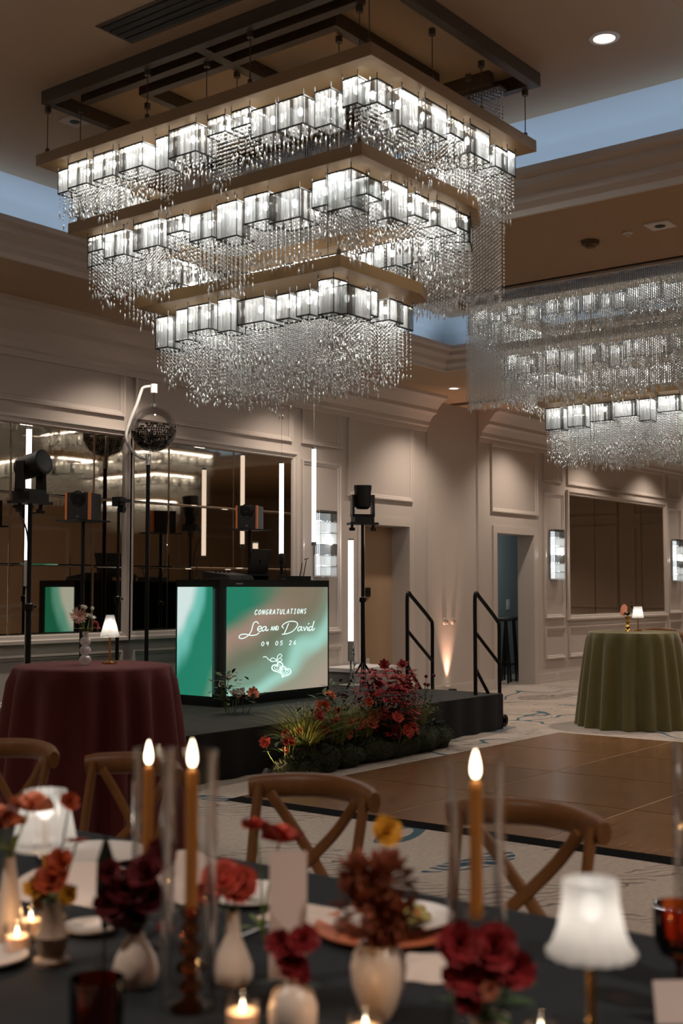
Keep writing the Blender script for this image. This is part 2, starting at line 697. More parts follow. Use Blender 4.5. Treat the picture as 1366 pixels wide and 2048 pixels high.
def frame(x0, x1, z0, z1, wd=.06, dp=.034, y=WY):
    """picture-frame moulding: a mitred three-step bead, slightly proud of the wall"""
    prof = [(0, 0), (0, dp), (.35, dp), (.5, dp * .55), (.85, dp * .45), (1, 0)]
    V, F = [], []
    for (cx, cz, ox, oz) in ((x0, z0, 1, 1), (x1, z0, -1, 1), (x1, z1, -1, -1), (x0, z1, 1, -1)):
        for (a, b) in prof:
            V.append((cx + ox * a * wd, y - b, cz + oz * a * wd))
    n = len(prof)
    for i in range(4):
        j = (i + 1) % 4
        for k in range(n - 1):
            F.append((i * n + k, i * n + k + 1, j * n + k + 1, j * n + k))
    return trim(MB().add(V, F))


FR = [(11.27, 12.05, 3.25, 3.73), (11.27, 12.05, .96, 3.06), (11.27, 12.05, .37, .80), (12.19, 13.65, 2.67, 3.72),
      (15.73, 17.17, 2.65, 3.70), (17.37, 18.0, 3.22, 3.70), (17.39, 18.05, 1.02, 3.05), (17.39, 18.07, .37, .88),
      (18.19, 22.22, 3.22, 3.72), (22.36, 23.0, 3.22, 3.70), (22.36, 23.0, 1.02, 3.05), (22.36, 23.0, .37, .88), (18.2, 22.2, .37, .88),
      (4.0, 8.42, 3.25, 3.73), (8.56, 11.09, 3.25, 3.73), (4.0, 8.42, .40, .88), (8.56, 11.09, .40, .88)]
for q in FR:
    frame(*q)
far = bpy.data.objects['wall_back']
for k in range(4):
    y = -1.0 + k * 2.5
    for z0, z1 in ((.35, .88), (1.05, 3.0), (3.2, 3.7)):
        MB().box(X1 - .035, X1, y, y + 2.1, z0, z0 + .06).box(X1 - .035, X1, y, y + 2.1, z1 - .06, z1).box(X1 - .035, X1, y, y + .06, z0 + .06, z1 - .06).box(X1 - .035, X1, y + 2.04, y + 2.1, z0 + .06, z1 - .06).build('trim_far', 'trim', far)
opp = bpy.data.objects['wall_right']
for k in range(9):
    x = -2.2 + k * 3.2
    for z0, z1 in ((.35, .88), (1.05, 3.0), (3.2, 3.7)):
        m_ = frame(x, x + 2.6, z0, z1, .07, .04, Y0)
        for v_ in m_.data.vertices:
            v_.co.y = 2 * Y0 - v_.co.y
        m_.parent = opp
# mirrors: bronze-tinted panes with fine bevelled joints inside a moulded frame


def mirror(x0, x1, z0, z1, vx, hz, label):
    t = thing('wall_mirror', label, 'mirror', (0, 0, 0))
    xs_, zs = [x0] + vx + [x1], [z0] + hz + [z1]
    for i in range(len(xs_) - 1):
        for j in range(len(zs) - 1):
            a, b, c, d = xs_[i] + .004, xs_[i + 1] - .004, zs[j] + .004, zs[j + 1] - .004
            e = .010
            V = [(a, WY - .004, c), (b, WY - .004, c), (b, WY - .004, d), (a, WY - .004, d),
                 (a + e, WY - .008, c + e), (b - e, WY - .008, c + e), (b - e, WY - .008, d - e), (a + e, WY - .008, d - e)]
            F = [(4, 5, 6, 7), (0, 1, 5, 4), (1, 2, 6, 5), (2, 3, 7, 6), (3, 0, 4, 7)]
            MB().add(V, F).build('pane', 'mirror', t)
    MB().box(x0, x1, WY - .003, WY - .0005, z0, z1).build('backing', 'mirror_edge', t)
    return t


mirror(4.0, 8.42, 1.07, 3.05, [4.98, 6.0, 7.03, 8.03], [1.72, 2.39], 'wide bronze mirror in panes at the left edge, behind the maroon table')
mirror(8.56, 11.09, 1.07, 3.05, [9.06, 10.07], [1.72, 2.39], 'bronze pane mirror directly behind the lit booth')
mirror(18.25, 22.18, 1.07, 3.05, [19.2, 20.15, 21.13], [], 'bronze mirror between two sconces beyond the olive table')
for q in ((3.9, 8.50, .98, 3.13), (8.48, 11.18, .98, 3.13), (18.16, 22.27, .98, 3.13)):
    frame(*q, wd=.085, dp=.05)
# baseboard, chair rail cap, pocket seams
bb = [(a, b) for a, b in ((X0, 12.43), (13.67, 15.775), (17.14, X1))]
for a, b in bb:
    p = MB().box(a, b, WY - .018, WY, 0, .15).box(a, b, WY - .026, WY, .0, .035)
    o = p.build('baseboard_left', 'trim', wall)
for x in (13.99, 14.02, 15.33, 15.36):
    trim(MB().box(x - .006, x + .006, WY - .012, WY, .16, 4.1))
# crown moulding, stepped, broken at the partition pocket
CR = [(0, -.46), (.03, -.46), (.035, -.40), (.07, -.385), (.075, -.33), (.14, -.25), (.20, -.22), (.205, -.17), (.30, -.07), (.37, -.04), (.38, 0)]
for a, b in ((X0, 13.98), (15.37, X1)):
    mb = MB().sweep([(p, q) for p, q in CR], [((a, WY, SZ), (0, -1)), ((b, WY, SZ), (0, -1))])
    for xx in (a, b):
        mb.add([(xx, WY - p, SZ + q) for p, q in CR] + [(xx, WY, SZ)], [tuple(range(len(CR) + 1))])
    trim(mb)
# ceiling: soffit with two raised coffers
ce = MB()
exs = sorted({X0, X1} | {c[0] - .36 for c in COFFERS} | {c[1] + .36 for c in COFFERS})
eys = sorted({Y0, WY} | {c[2] - .36 for c in COFFERS} | {c[3] + .36 for c in COFFERS})
for i in range(len(exs) - 1):
    for j in range(len(eys) - 1):
        mx, my = (exs[i] + exs[i + 1]) / 2, (eys[j] + eys[j + 1]) / 2
        if not any(c[0] - .36 < mx < c[1] + .36 and c[2] - .36 < my < c[3] + .36 for c in COFFERS):
            ce.box(exs[i], exs[i + 1], eys[j], eys[j + 1], SZ, SZ + .08)
ce.box(X0 - .2, X1 + .2, Y0 - .2, WY + .3, 4.9, 5.0)
ceil = struct(ce.build('ceiling', 'ceiling'), 'beige ceiling soffit around two raised coffers')
for i, (x0, x1, y0, y1) in enumerate(COFFERS):
    def ring(off, z):
        return [(x0 - off, y0 - off, z), (x1 + off, y0 - off, z), (x1 + off, y1 + off, z), (x0 - off, y1 + off, z)]

    def loft(prof):
        mb = MB()
        for (o_, z) in prof:
            mb.v += ring(o_, z)
        for k in range(len(prof) - 1):
            for q in range(4):
                q2 = (q + 1) % 4
                mb.f.append((k * 4 + q, k * 4 + q2, (k + 1) * 4 + q2, (k + 1) * 4 + q))
        return mb
    lip = loft([(.30, SZ), (.30, SZ - .02), (.27, SZ - .02), (.26, SZ + .02), (.20, SZ + .05), (.19, SZ + .09), (.10, SZ + .13), (.09, SZ + .17), (.0, SZ + .18), (-.01, SZ + .22), (.02, SZ + .23), (.04, SZ + .18), (.37, SZ + .18), (.37, SZ)])
    lip.build('trim_coffer_%d' % (i + 1), 'trim', ceil)
    cv = loft([(.36, SZ + .18)] + [(.36 - .30 * (1 - math.cos(t)), SZ + .26 + (CZ - SZ - .26) * math.sin(t)) for t in [k * PI / 2 / 8 for k in range(9)]] + [(.05, CZ + .001)])
    cv.build('cove_wall', 'cove', ceil, True, 60)
    MB().box(x0 - .1, x1 + .1, y0 - .1, y1 + .1, CZ, CZ + .05).build('coffer_panel', 'ceiling', ceil)

# partition track in the soffit
MB().box(14.60, 14.74, -4.9, 9.28, SZ - .012, SZ - .0005).build('partition_track', 'dark_bronze', ceil)

# ------------------------------------------------------------------ downlights and ceiling fittings


WALL_W, FILL_W = 140, 275


def downlight(x, y, z, power, label, group='recessed ceiling downlights'):
    t = thing('downlight', label, 'ceiling light', (x, y, z), 0, group)
    MB().lathe([(.062, -.001), (.064, -.008), (.086, -.006), (.09, -.001)], 28).build('trim_ring', 'white_plastic', t, True)
    MB().lathe([(.0, -.003), (.062, -.003)], 24).build('lens', 'lens', t)
    if power:
        lamp('SPOT', 'down_beam', (x, y, z - .05), power, NEUT, .06, (0, 0, 0), angle=120, blend=.9)
    return t


downlight(6.39, 2.99, CZ, 40, 'round downlight glowing in the raised ceiling right of the front chandelier')
for k, x in enumerate((2.9, 5.55, 8.2, 10.85, 13.46, 16.1, 18.7, 21.3, 23.9)):
    lab = {3: 'round downlight seen just below the crystals of the front chandelier', 4: 'round downlight near the top of the plain wall section'}.get(k)
    if lab:
        downlight(x, 8.5, SZ, WALL_W, lab)
    else:
        lamp('SPOT', 'down_beam', (x, 8.5, SZ - .05), WALL_W, NEUT, .06, (0, 0, 0), angle=120, blend=.9)
for x, y in ((2.0, -1.5), (6.5, -1.5), (11., -1.5), (15.5, -1.5), (8.3, 1.0), (13.6, 2.2), (13.6, 5.2), (20., 2.), (20., 6.), (0., 3.), (0., 6.5), (24., 4.)):
    lamp('SPOT', 'down_beam', (x, y, SZ - .05), FILL_W * (1.7 if y < 0 else 1), NEUT, .06, (0, 0, 0), angle=120, blend=.9)  # unseen fill spots added to brighten the room, stronger near the opposite wall

v = thing('ceiling_vent', 'dark slotted air vent in the raised ceiling at the top edge', 'vent', (4.62, 4.6, CZ))
MB().box(-.14, .14, -.62, .62, -.006, -.001).build('vent_frame', 'dark_bronze', v)
for k in range(4):
    MB().box(-.115 + k * .06, -.075 + k * .06, -.6, .6, -.012, -.007).build('vent_slot', 'black', v)
v = thing('smoke_detector', 'small round smoke detector on the soffit between the chandeliers', 'smoke detector', (8.34, 4.04, SZ))
MB().lathe([(.0, -.052), (.035, -.05), (.05, -.035), (.065, -.03), (.07, -.002)], 20).build('housing', 'dark_bronze', v, True)
v = thing('sprinkler', 'tiny sprinkler head on the soffit next to the square speaker', 'sprinkler', (8.30, 3.72, SZ))
MB().lathe([(.0, -.03), (.012, -.03), (.012, -.012), (.04, -.008), (.04, -.001)], 14).build('sprinkler_head', 'white_plastic', v, True)
v = thing('ceiling_speaker', 'square white ceiling fitting with dark hole on the soffit', 'ceiling fitting', (8.26, 3.45, SZ))
MB().box(-.09, .09, -.09, .09, -.012, -.001).build('plate', 'white_plastic', v)
MB().lathe([(0, -.016), (.035, -.016), (.04, -.0125)], 16).build('aperture', 'black', v)
v = thing('ceiling_speaker', 'square fitting with dark hole in the raised ceiling left of the front chandelier', 'ceiling fitting', (5.33, 6.41, CZ))
MB().box(-.08, .08, -.08, .08, -.012, -.001).build('plate', 'beige_plate', v)
MB().lathe([(0, -.016), (.03, -.016), (.035, -.0125)], 16).build('aperture', 'black', v)

# ------------------------------------------------------------------ chandeliers
CC = (5.775, 4.92, CZ)
OFF = (-CC[0], -CC[1], -CC[2])
TIERS = [([(4.90, 3.58), (6.65, 3.58), (6.65, 6.27), (4.90, 6.27)], 4.30, (.28, .48)),
         ([(5.03, 3.74), (6.20, 3.74), (6.55, 3.93), (6.55, 5.91), (6.20, 6.10), (5.03, 6.10)], 3.85, (.34, .56)),
         ([(5.25, 4.05), (6.05, 4.05), (6.24, 4.13), (6.24, 5.63), (6.05, 5.71), (5.25, 5.71)], 3.35, (.42, .60))]
FASC, RINGW = .070, .26


def inset(poly, d):
    n = len(poly)
    out = []
    for i in range(n):
        p0, p1, p2 = Vector(poly[i - 1]), Vector(poly[i]), Vector(poly[(i + 1) % n])
        e1, e2 = (p1 - p0).normalized(), (p2 - p1).normalized()
        n1, n2 = Vector((-e1.y, e1.x)), Vector((-e2.y, e2.x))
        b = (n1 + n2)
        b = b / (b.dot(n1))
        out.append(tuple(p1 + b * d))
    return out


def slab_ring(outer, inner, z0, z1):
    n = len(outer)
    V = [(x, y, z) for z in (z0, z1) for x, y in outer] + [(x, y, z) for z in (z0, z1) for x, y in inner]
    F = []
    for i in range(n):
        j = (i + 1) % n
        F += [(i, j, n + j, n + i), (2 * n + j, 2 * n + i, 3 * n + i, 3 * n + j), (i, 2 * n + i, 2 * n + j, j), (n + i, n + j, 3 * n + j, 3 * n + i)]
    return MB().add(V, F)


BOXV = [(.12, .14, .13), (.16, .15, .16), (.09, .11, .20), (.19, .16, .15), (.12, .13, .10), (.08, .09, .15), (.14, .14, .21), (.20, .16, .17)]
rodm, framem, darkm = [], [], []
for (w_, d_, h_) in BOXV:
    rod, drk, fr = MB(), MB(), MB()
    nx, ny = max(3, int(w_ / .026)), max(3, int(d_ / .026))
    pts = [(-w_ / 2 + w_ * k / nx, s * d_ / 2) for k in range(nx + 1) for s in (-1, 1)] + [(s * w_ / 2, -d_ / 2 + d_ * k / ny) for k in range(1, ny) for s in (-1, 1)]
    for i, (x, y) in enumerate(pts):
        (drk if random.random() < .17 else rod).box(x - .0075, x + .0075, y - .0075, y + .0075, -h_ + .004, -.006)
    for z in (-.003, -h_):
        for s in (-1, 1):
            fr.box(-w_ / 2 - .010, w_ / 2 + .010, s * (d_ / 2 + .010) - .0035, s * (d_ / 2 + .010) + .0035, z - .0035, z + .0035)
            fr.box(s * (w_ / 2 + .010) - .0035, s * (w_ / 2 + .010) + .0035, -d_ / 2 - .010, d_ / 2 + .010, z - .0035, z + .0035)
    for sx in (-1, 1):
        for sy in (-1, 1):
            fr.box(sx * (w_ / 2 + .010) - .0018, sx * (w_ / 2 + .010) + .0018, sy * (d_ / 2 + .010) - .0018, sy * (d_ / 2 + .010) + .0018, -h_, .03)
    rodm.append(rod.mesh('crystal_box', 'crystal_rod'))
    darkm.append(drk.mesh('smoked_rods', 'crystal_dark'))
    framem.append(fr.mesh('box_frame', 'black_wire'))
bulbm = MB().ball((0, 0, 0), .016, 8, 6, (1, 1, 1.6)).mesh('bulb', 'bulb')
CHAND_W = 9


def make_chandelier():
    t = thing('chandelier', 'large three-tier crystal chandelier with brass frames in front, above the booth', 'chandelier', CC)
    # ceiling rails: three nested rectangles and cross bars
    rl = MB

    def rail(x0, x1, y0, y1, z0=4.615, z1=4.699):
        MB().box(x0, x1, y0, y1, z0, z1).build('ceiling_rail', 'dark_bronze', t, loc=OFF)
    wd = .060
    for k, (x0, x1, y0, y1) in enumerate(((4.88, 6.60, 3.52, 6.20), (5.02, 6.42, 3.75, 5.98), (5.17, 6.22, 4.02, 5.60))):
        e = .0 if k == 0 else .0
        rail(x0, x0 + wd, y0, y1)
        rail(x1 - wd, x1, y0, y1)
        if k != 1:
            rail(x0 + wd, x1 - wd, y0, y0 + wd)
            rail(x0 + wd, x1 - wd, y1 - wd, y1)
    for y in (4.80,):
        rail(4.94, 5.02, y, y + .07)
        rail(5.08, 5.17, y, y + .07)
    rail(5.23, 6.16, 4.80, 4.87)
    MB().box(5.45, 5.95, 4.5, 4.72, 4.45, 4.52).build('driver_box', 'dark_bronze', t, loc=OFF)
    lights = []
    for ti, (poly, zt, (l0, l1)) in enumerate(TIERS):
        fr = slab_ring(poly, inset(poly, RINGW), zt - FASC, zt).build('tier_frame', 'bronze', t, loc=OFF)
        # cables with ferrules
        cen = inset(poly, .05)
        cab = []
        for i in range(len(cen)):
            a, b = Vector(cen[i]), Vector(cen[(i + 1) % len(cen)])
            cab.append(a)
            if (b - a).length > 1.3:
                cab += [a.lerp(b, .36), a.lerp(b, .68)] if ti == 0 else [a.lerp(b, .5)]
        for p in cab:
            MB().tube([(p.x, p.y, zt - .01), (p.x, p.y, 4.62)], .0032, 5).tube([(p.x, p.y, zt), (p.x, p.y, zt + .045)], .014, 10).tube([(p.x, p.y, 4.585), (p.x, p.y, 4.62)], .02, 10).build('cable', 'dark_bronze', t, loc=OFF)
        # crystal boxes along the frame
        zb = zt - FASC
        mid = inset(poly, .135)
        P, RX, RZ = [], [], []
        nb = 0
        for i in range(len(mid)):
            a, b = Vector(mid[i]), Vector(mid[(i + 1) % len(mid)])
            ed = (b - a)
            L = ed.length
            if L < .15:
                continue
            ang = math.atan2(ed.y, ed.x)
            if L > .3:
                lights.append(((a.x + b.x) / 2, (a.y + b.y) / 2, zb - .014, L, ang))
            s = .0
            while s < L - .05:
                k = random.randrange(len(BOXV))
                w_, d_, h_ = BOXV[k]
                if s + w_ > L + .06:
                    k = 5
                    w_, d_, h_ = BOXV[k]
                    if s + w_ > L + .06:
                        break
                q = a + ed.normalized() * (s + w_ / 2)
                z = zb - random.choice((.03, .04, .065))
                o = put('crystal_box', rodm[k], t, (q.x + OFF[0], q.y + OFF[1], z + OFF[2]))
                o.rotation_euler = (0, 0, ang)
                put('smoked_rods', darkm[k], o)['kind'] = 'stuff'
                o['kind'] = 'stuff'
                put('box_frame', framem[k], o)
                put('bulb', bulbm, o, (0, 0, -.05))
                # strands hanging from this box
                lo, hi = l0, l1
                base = random.uniform(lo, hi)
                ca, sa = math.cos(ang), math.sin(ang)
                gx, gy = max(2, int(w_ / .030)), max(2, int(d_ / .034))
                for u in range(gx + 1):
                    for vv in range(gy + 1):
                        lx, ly = -w_ / 2 + w_ * u / gx, -d_ / 2 + d_ * vv / gy
                        px, py = q.x + lx * ca - ly * sa, q.y + lx * sa + ly * ca
                        end = zb - max(h_ + .06, base + random.uniform(-.05, .07) - .10 * abs(u / gx - .5))
                        zz = z - h_ - .012
                        while zz > end + .05:
                            P.append((px, py, zz)); RX.append(.0056); RZ.append(.0085)
                            zz -= .023
                        P.append((px, py, end + .01)); RX.append(.0062); RZ.append(random.uniform(.018, .034))
                s += w_ + random.uniform(.03, .11)
        if ti == 2:   # the lowest tier is filled right across
            inn = inset(poly, .25)
            x0, x1 = min(p[0] for p in inn), max(p[0] for p in inn)
            y0, y1 = min(p[1] for p in inn), max(p[1] for p in inn)
            for px in np.arange(x0, x1, .038):
                for py in np.arange(y0, y1, .038):
                    end = zb - random.uniform(.40, .62)
                    zz = zb - .02
                    while zz > end:
                        P.append((px, py, zz)); RX.append(.0056); RZ.append(.0085)
                        zz -= .024
                    P.append((px, py, end)); RX.append(.0062); RZ.append(.026)
            MB().box(x0 - .02, x1 + .02, y0 - .02, y1 + .02, zb + .005, zb + .03).build('centre_plate', 'bronze', t, loc=OFF)
        o = beads('crystal_strands', P, RX, RZ, 'crystal', t)
        o.location = OFF
    return t, lights


def curtain(t, xs_, y0, y1, ztop, zbot, step):
    """the dense bead curtain along one long side"""
    P, RX, RZ = [], [], []
    for layer, x in enumerate(xs_):
        for k, y in enumerate(np.arange(y0, y1, step)):
            zz = ztop - (.012 if (k + layer) % 2 else 0)
            bot = zbot + random.uniform(-.06, .05)
            while zz > bot:
                P.append((x, y, zz)); RX.append(.0066); RZ.append(.011)
                zz -= .0235
            P.append((x, y, bot - .02)); RX.append(.007); RZ.append(.03)
    beads('bead_curtain', P, RX, RZ, 'crystal_curtain', t).location = OFF
    MB().box(min(xs_) - .02, max(xs_) + .02, y0 - .02, y1 + .02, ztop, ztop + .014).build('curtain_bar', 'dark_bronze', t, loc=OFF)


chand, cl = make_chandelier()
ch2 = copy_tree(chand)
curtain(chand, (6.42, 6.475), 3.72, 6.14, 4.60, 3.30, .021)
curtain(ch2, (6.70, 6.735, 6.77), 3.66, 6.10, 4.62, 3.28, .0175)
ch2.location = (16.65 - CC[0], CC[1], CC[2])
ch2.scale = (-1, 1, 1)
tag(ch2, 'crystal chandelier with a dense bead curtain face at the right edge', 'chandelier')
ch3 = copy_tree(chand)
ch3.location = (17.4, 0.0, CC[2])
tag(ch3, 'crystal chandelier seen only reflected in the booth mirror', 'chandelier')
# strip lamps added under every tier frame in place of the box bulbs' light
for (px, py, pz, L, ang) in cl:
    for ox, oy, sg in ((px, py, 1), (16.65 - px, py, -1), (px + 17.4 - CC[0], py - CC[1], 1)):
        lamp('AREA', 'tier_strip', (ox, oy, pz), CHAND_W * L, COOL, L, (0, 0, ang * sg), .05)

# ------------------------------------------------------------------ sconces


def sconce(x, label):
    t = thing('crystal_sconce', label, 'wall sconce', (x, WY, 1.63), 0, 'crystal wall sconces')
    MB().box(-.15, .15, -.03, -.004, .01, .81).build('backplate', 'steel', t)
    MB().box(-.13, .13, -.05, -.031, .03, .79).build('light_panel', 'sconce_glow', t)
    for k in range(6):
        z1 = .82 - k * .137
        m = MB()
        for i in range(15):
            xx = -.161 + .023 * i
            m.box(xx - .007, xx + .007, -.125, -.113, z1 - .128 + random.uniform(-.012, .012), z1)
        for s in (-1, 1):
            for j in range(3):
                m.box(s * .168 - .005, s * .168 + .005, -.10 + j * .026, -.088 + j * .026, z1 - .125, z1)
        m.build('crystal_row', 'crystal_rod' if k % 3 else 'crystal_dark', t)['kind'] = 'stuff'
        MB().box(-.172, .172, -.128, -.110, z1 - .004, z1).build('rail', 'steel', t)
    lamp('POINT', 'sconce_bulb', (x, WY - .085, 2.05), 5, COOL, .02)


sconce(11.66, 'crystal wall sconce right of the booth mirror, behind a tube light')
sconce(17.70, 'crystal wall sconce between the dark doorway and the far mirror')
sconce(22.68, 'crystal wall sconce at the right edge past the far mirror')

# ------------------------------------------------------------------ dance floor
df = thing('dance_floor', 'glossy brown portable dance floor of large panels with black edge', 'dance floor', (0, 0, 0))
TX, TY, TS = 6.50, 5.92, 1.215
tile_me = MB().box(.008, TS - .008, .008, TS - .008, .003, .022).mesh('floor_tile', 'dance_tile')
NX, NY = 4, 6
for i in range(NX):
    for j in range(NY):
        put('floor_tile', tile_me, df, (TX + i * TS, TY - (j + 1) * TS, 0))
MB().box(TX, TX + NX * TS, TY - NY * TS, TY, .002, .019).build('seam_bed', 'seam', df)
ex0, ex1, ey0, ey1 = TX - .09, TX + NX * TS + .06, TY - NY * TS - .09, TY + .06


def ramp(a, b, c, d):  # four corners low-low-high-high
    return MB().add([a, b, c, d], [(0, 1, 2, 3)])


z1 = .022
ramp((ex0, ey0, .003), (ex0, ey1, .003), (TX, TY, z1), (TX, TY - NY * TS, z1)).build('edge_strip', 'dance_edge', df)
ramp((ex1, ey1, .003), (ex1, ey0, .003), (TX + NX * TS, TY - NY * TS, z1), (TX + NX * TS, TY, z1)).build('edge_strip', 'dance_edge', df)
ramp((ex0, ey1, .003), (ex1, ey1, .003), (TX + NX * TS, TY, z1), (TX, TY, z1)).build('edge_strip', 'dance_edge', df)
ramp((ex1, ey0, .003), (ex0, ey0, .003), (TX, TY - NY * TS, z1), (TX + NX * TS, TY - NY * TS, z1)).build('edge_strip', 'dance_edge', df)

# ------------------------------------------------------------------ stage
SX0, SX1, SY0, SY1, STZ = 4.9, 11.42, 6.62, 9.24, .38
st = thing('stage', 'low black skirted stage platform along the mirrored wall', 'stage', (0, 0, 0))
for k in range(5):
    wdk = (SX1 - SX0) / 5
    MB().box(SX0 + k * wdk + .002, SX0 + (k + 1) * wdk - .002, SY0, SY1, STZ - .06, STZ).build('deck_panel', 'deck', st)


def skirt(p0, p1):
    n = 90
    V, F = [], []
    d = Vector(p1) - Vector(p0)
    nn = Vector((d.y, -d.x)).normalized()
    for i in range(n + 1):
        q = Vector(p0) + d * i / n
        for zz, am in ((.004, .022), (STZ - .01, .006)):
            o = nn * (.008 + am * math.sin(i * 1.25))
            V.append((q.x + o.x, q.y + o.y, zz))
    for i in range(n):
        F.append((2 * i, 2 * i + 2, 2 * i + 3, 2 * i + 1))
    return MB().add(V, F)


skirt((SX0, SY0), (SX1, SY0)).build('skirt_front', 'skirt', st, True, 80)
skirt((SX1, SY0), (SX1, SY1)).build('skirt_side', 'skirt', st, True, 80)
MB().box(SX0 + .05, SX1 - .05, SY0 + .06, SY1, .004, STZ - .061).build('riser_frame', 'black', st)

# handrails and step
stp = thing('stage_step', 'black step unit at the end of the stage between handrails', 'step', (11.45, 7.2, 0))
MB().box(.0, .30, -.38, .38, .17, .20).build('tread', 'deck', stp)
MB().box(.01, .03, -.36, .36, .004, .17).box(.26, .28, -.36, .36, .004, .17).build('riser', 'black', stp)


def handrail(y, label):
    t = thing('handrail', label, 'handrail', (11.08, y, STZ), 0, 'stage handrails')
    z = -STZ
    MB().tube(smooth_path([(0, 0, .0), (0, 0, .55), (0, 0, 1.0), (.03, 0, 1.07), (.09, 0, 1.03), (.28, 0, .90), (.46, 0, .77), (.50, 0, .70), (.50, 0, .4), (.50, 0, z + .004)], 5), .021, 10).build('rail_loop', 'black_metal', t, True)
    MB().tube([(0, 0, .66), (.5, 0, .30)], .018, 8).build('middle_rail', 'black_metal', t, True)
    MB().tube([(0, 0, .28), (.26, 0, .0)], .018, 8).build('lower_rail', 'black_metal', t, True)
    MB().lathe([(.0, -.012), (.06, -.012), (.065, 0), (.06, .012), (0, .012)], 20).build('wheel', 'black', t, True).rotation_euler = (PI / 2, 0, 0)
    t.children[-1].location = (.60, 0, z + .066)
    MB().box(.49, .62, -.012, .012, z + .04, z + .09).build('wheel_bracket', 'black_metal', t)


handrail(6.75, 'black tube handrail nearest the olive table side, at the stage corner')
handrail(7.62, 'black tube handrail further back, in front of the tan alcove')

# ------------------------------------------------------------------ booth with screens
bt = thing('dj_booth', 'black DJ booth with two glowing green screens on the stage', 'DJ booth', (8.44, 7.96, STZ))
BW, BD, BH = 1.68, .58, 1.205
b = MB()
b.box(0, BW, .0, .03, 0, .095).box(0, BW, 0, .03, 1.135, BH).box(0, .10, 0, .03, .095, 1.135).box(BW - .012, BW, 0, .03, .095, 1.135)
b.box(0, .03, .03, BD, 0, .095).box(0, .03, .03, BD, 1.135, BH).box(0, .03, BD - .012, BD, .095, 1.135).box(0, .03, .03, .09, .095, 1.135)
b.box(BW - .03, BW, .03, BD, 0, BH)
b.box(.03, BW - .03, .03, BD, BH - .02, BH)
b.build('frame', 'screen_black', bt)


def uv_panel(name, P, m):
    me = bpy.data.meshes.new(name)
    me.from_pydata(P, [], [(0, 1, 2, 3)])
    uv = me.uv_layers.new(name='uv')
    for i, c in enumerate(((0, 0), (1, 0), (1, 1), (0, 1))):
        uv.data[i].uv = c
    me.materials.append(M[m])
    return put(name, me, bt)


PX0, PX1, PZ0, PZ1 = .10, BW - .012, .095, 1.135
sm = uv_panel('main_screen', [(PX0, .008, PZ0), (PX1, .008, PZ0), (PX1, .008, PZ1), (PX0, .008, PZ1)], 'screen_main')
ss = uv_panel('side_screen', [(.008, BD - .012, PZ0), (.008, .09, PZ0), (.008, .09, PZ1), (.008, BD - .012, PZ1)], 'screen_side')
sm['label'] = 'green and taupe lit screen with white congratulations lettering'
MB().box(.03, BW - .03, .04, .05, .09, 1.14).build('screen_back', 'black', bt)


def scr(x, y):
    """picture spot on the main screen -> panel coordinates"""
    u = (x - 472) / 745
    top, bot = 258 + 4 * u, 1045 - 60 * u
    vv = (y - top) / (bot - top)
    return (PX0 + u * (PX1 - PX0), .0, PZ1 - vv * (PZ1 - PZ0))


def stroke(mb, P, r=.0055, closed=False, sm_=True, n=5):
    Q = [scr(*p) for p in P]
    Q = smooth_path(Q, n, closed) if sm_ else Q
    mb.tube([(q[0], .003, q[2]) for q in Q], r, 6)


GL = {'C': [[(1, .2), (.7, 0), (.3, .05), (.05, .5), (.25, .95), (.7, 1), (1, .8)]], 'O': [[(.5, 0), (.1, .3), (.1, .75), (.5, 1), (.9, .7), (.9, .25), (.5, 0)]],
      'N': [[(.05, 1), (.1, 0)], [(.1, 0), (.9, 1)], [(.9, 1), (.95, 0)]], 'G': [[(.95, .15), (.6, 0), (.15, .2), (.05, .6), (.4, 1), (.85, .9), (.9, .55), (.55, .55)]],
      'R': [[(.1, 1), (.15, 0)], [(.15, 0), (.7, .05), (.85, .3), (.55, .5), (.15, .5)], [(.4, .5), (.95, 1)]], 'A': [[(.0, 1), (.5, 0)], [(.5, 0), (1, 1)], [(.2, .65), (.8, .65)]],
      'T': [[(0, 0), (1, 0)], [(.5, 0), (.5, 1)]], 'U': [[(.05, 0), (.08, .7), (.4, 1), (.8, .85), (.95, 0)]], 'L': [[(.1, 0), (.1, 1)], [(.1, 1), (.85, 1)]],
      'I': [[(.2, 0), (.8, 0)], [(.5, 0), (.5, 1)], [(.2, 1), (.8, 1)]], 'S': [[(.9, .1), (.45, 0), (.15, .25), (.5, .5), (.9, .72), (.6, 1), (.1, .9)]],
      'D': [[(.1, 0), (.1, 1)], [(.1, 0), (.65, .1), (.95, .5), (.65, .92), (.1, 1)]],
      '0': [[(.5, 0), (.1, .3), (.1, .75), (.5, 1), (.9, .7), (.9, .25), (.5, 0)]], '4': [[(.3, 0), (.1, .5)], [(.1, .5), (.9, .5)], [(.8, .05), (.7, 1)]],
      '5': [[(.9, 0), (.25, 0)], [(.25, 0), (.2, .42)], [(.2, .42), (.75, .45), (.85, .8), (.4, 1), (.1, .88)]], '2': [[(.1, .25), (.5, 0), (.85, .25), (.5, .65), (.1, 1)], [(.1, 1), (.95, .98)]],
      '6': [[(.8, .05), (.35, .3), (.12, .75), (.5, 1), (.85, .75), (.55, .5), (.18, .65)]]}


def word(name, txt, x0, y0, x1, y1, hgt, r, fill=.62, slant=.18, parent=sm):
    mb = MB()
    n = len(txt)
    for i, ch in enumerate(txt):
        if ch == ' ':
            continue
        cx = x0 + (x1 - x0) * (i + .5) / n
        cyy = y0 + (y1 - y0) * (i + .5) / n
        wd_ = (x1 - x0) / n * fill
        for s in GL[ch]:
            stroke(mb, [(cx + (a - .5) * wd_ + (.5 - b_) * hgt * slant, cyy + (b_ - .5) * hgt) for a, b_ in s], r, n=4, sm_=len(s) > 2)
    mb.build(name, 'text_glow', parent)


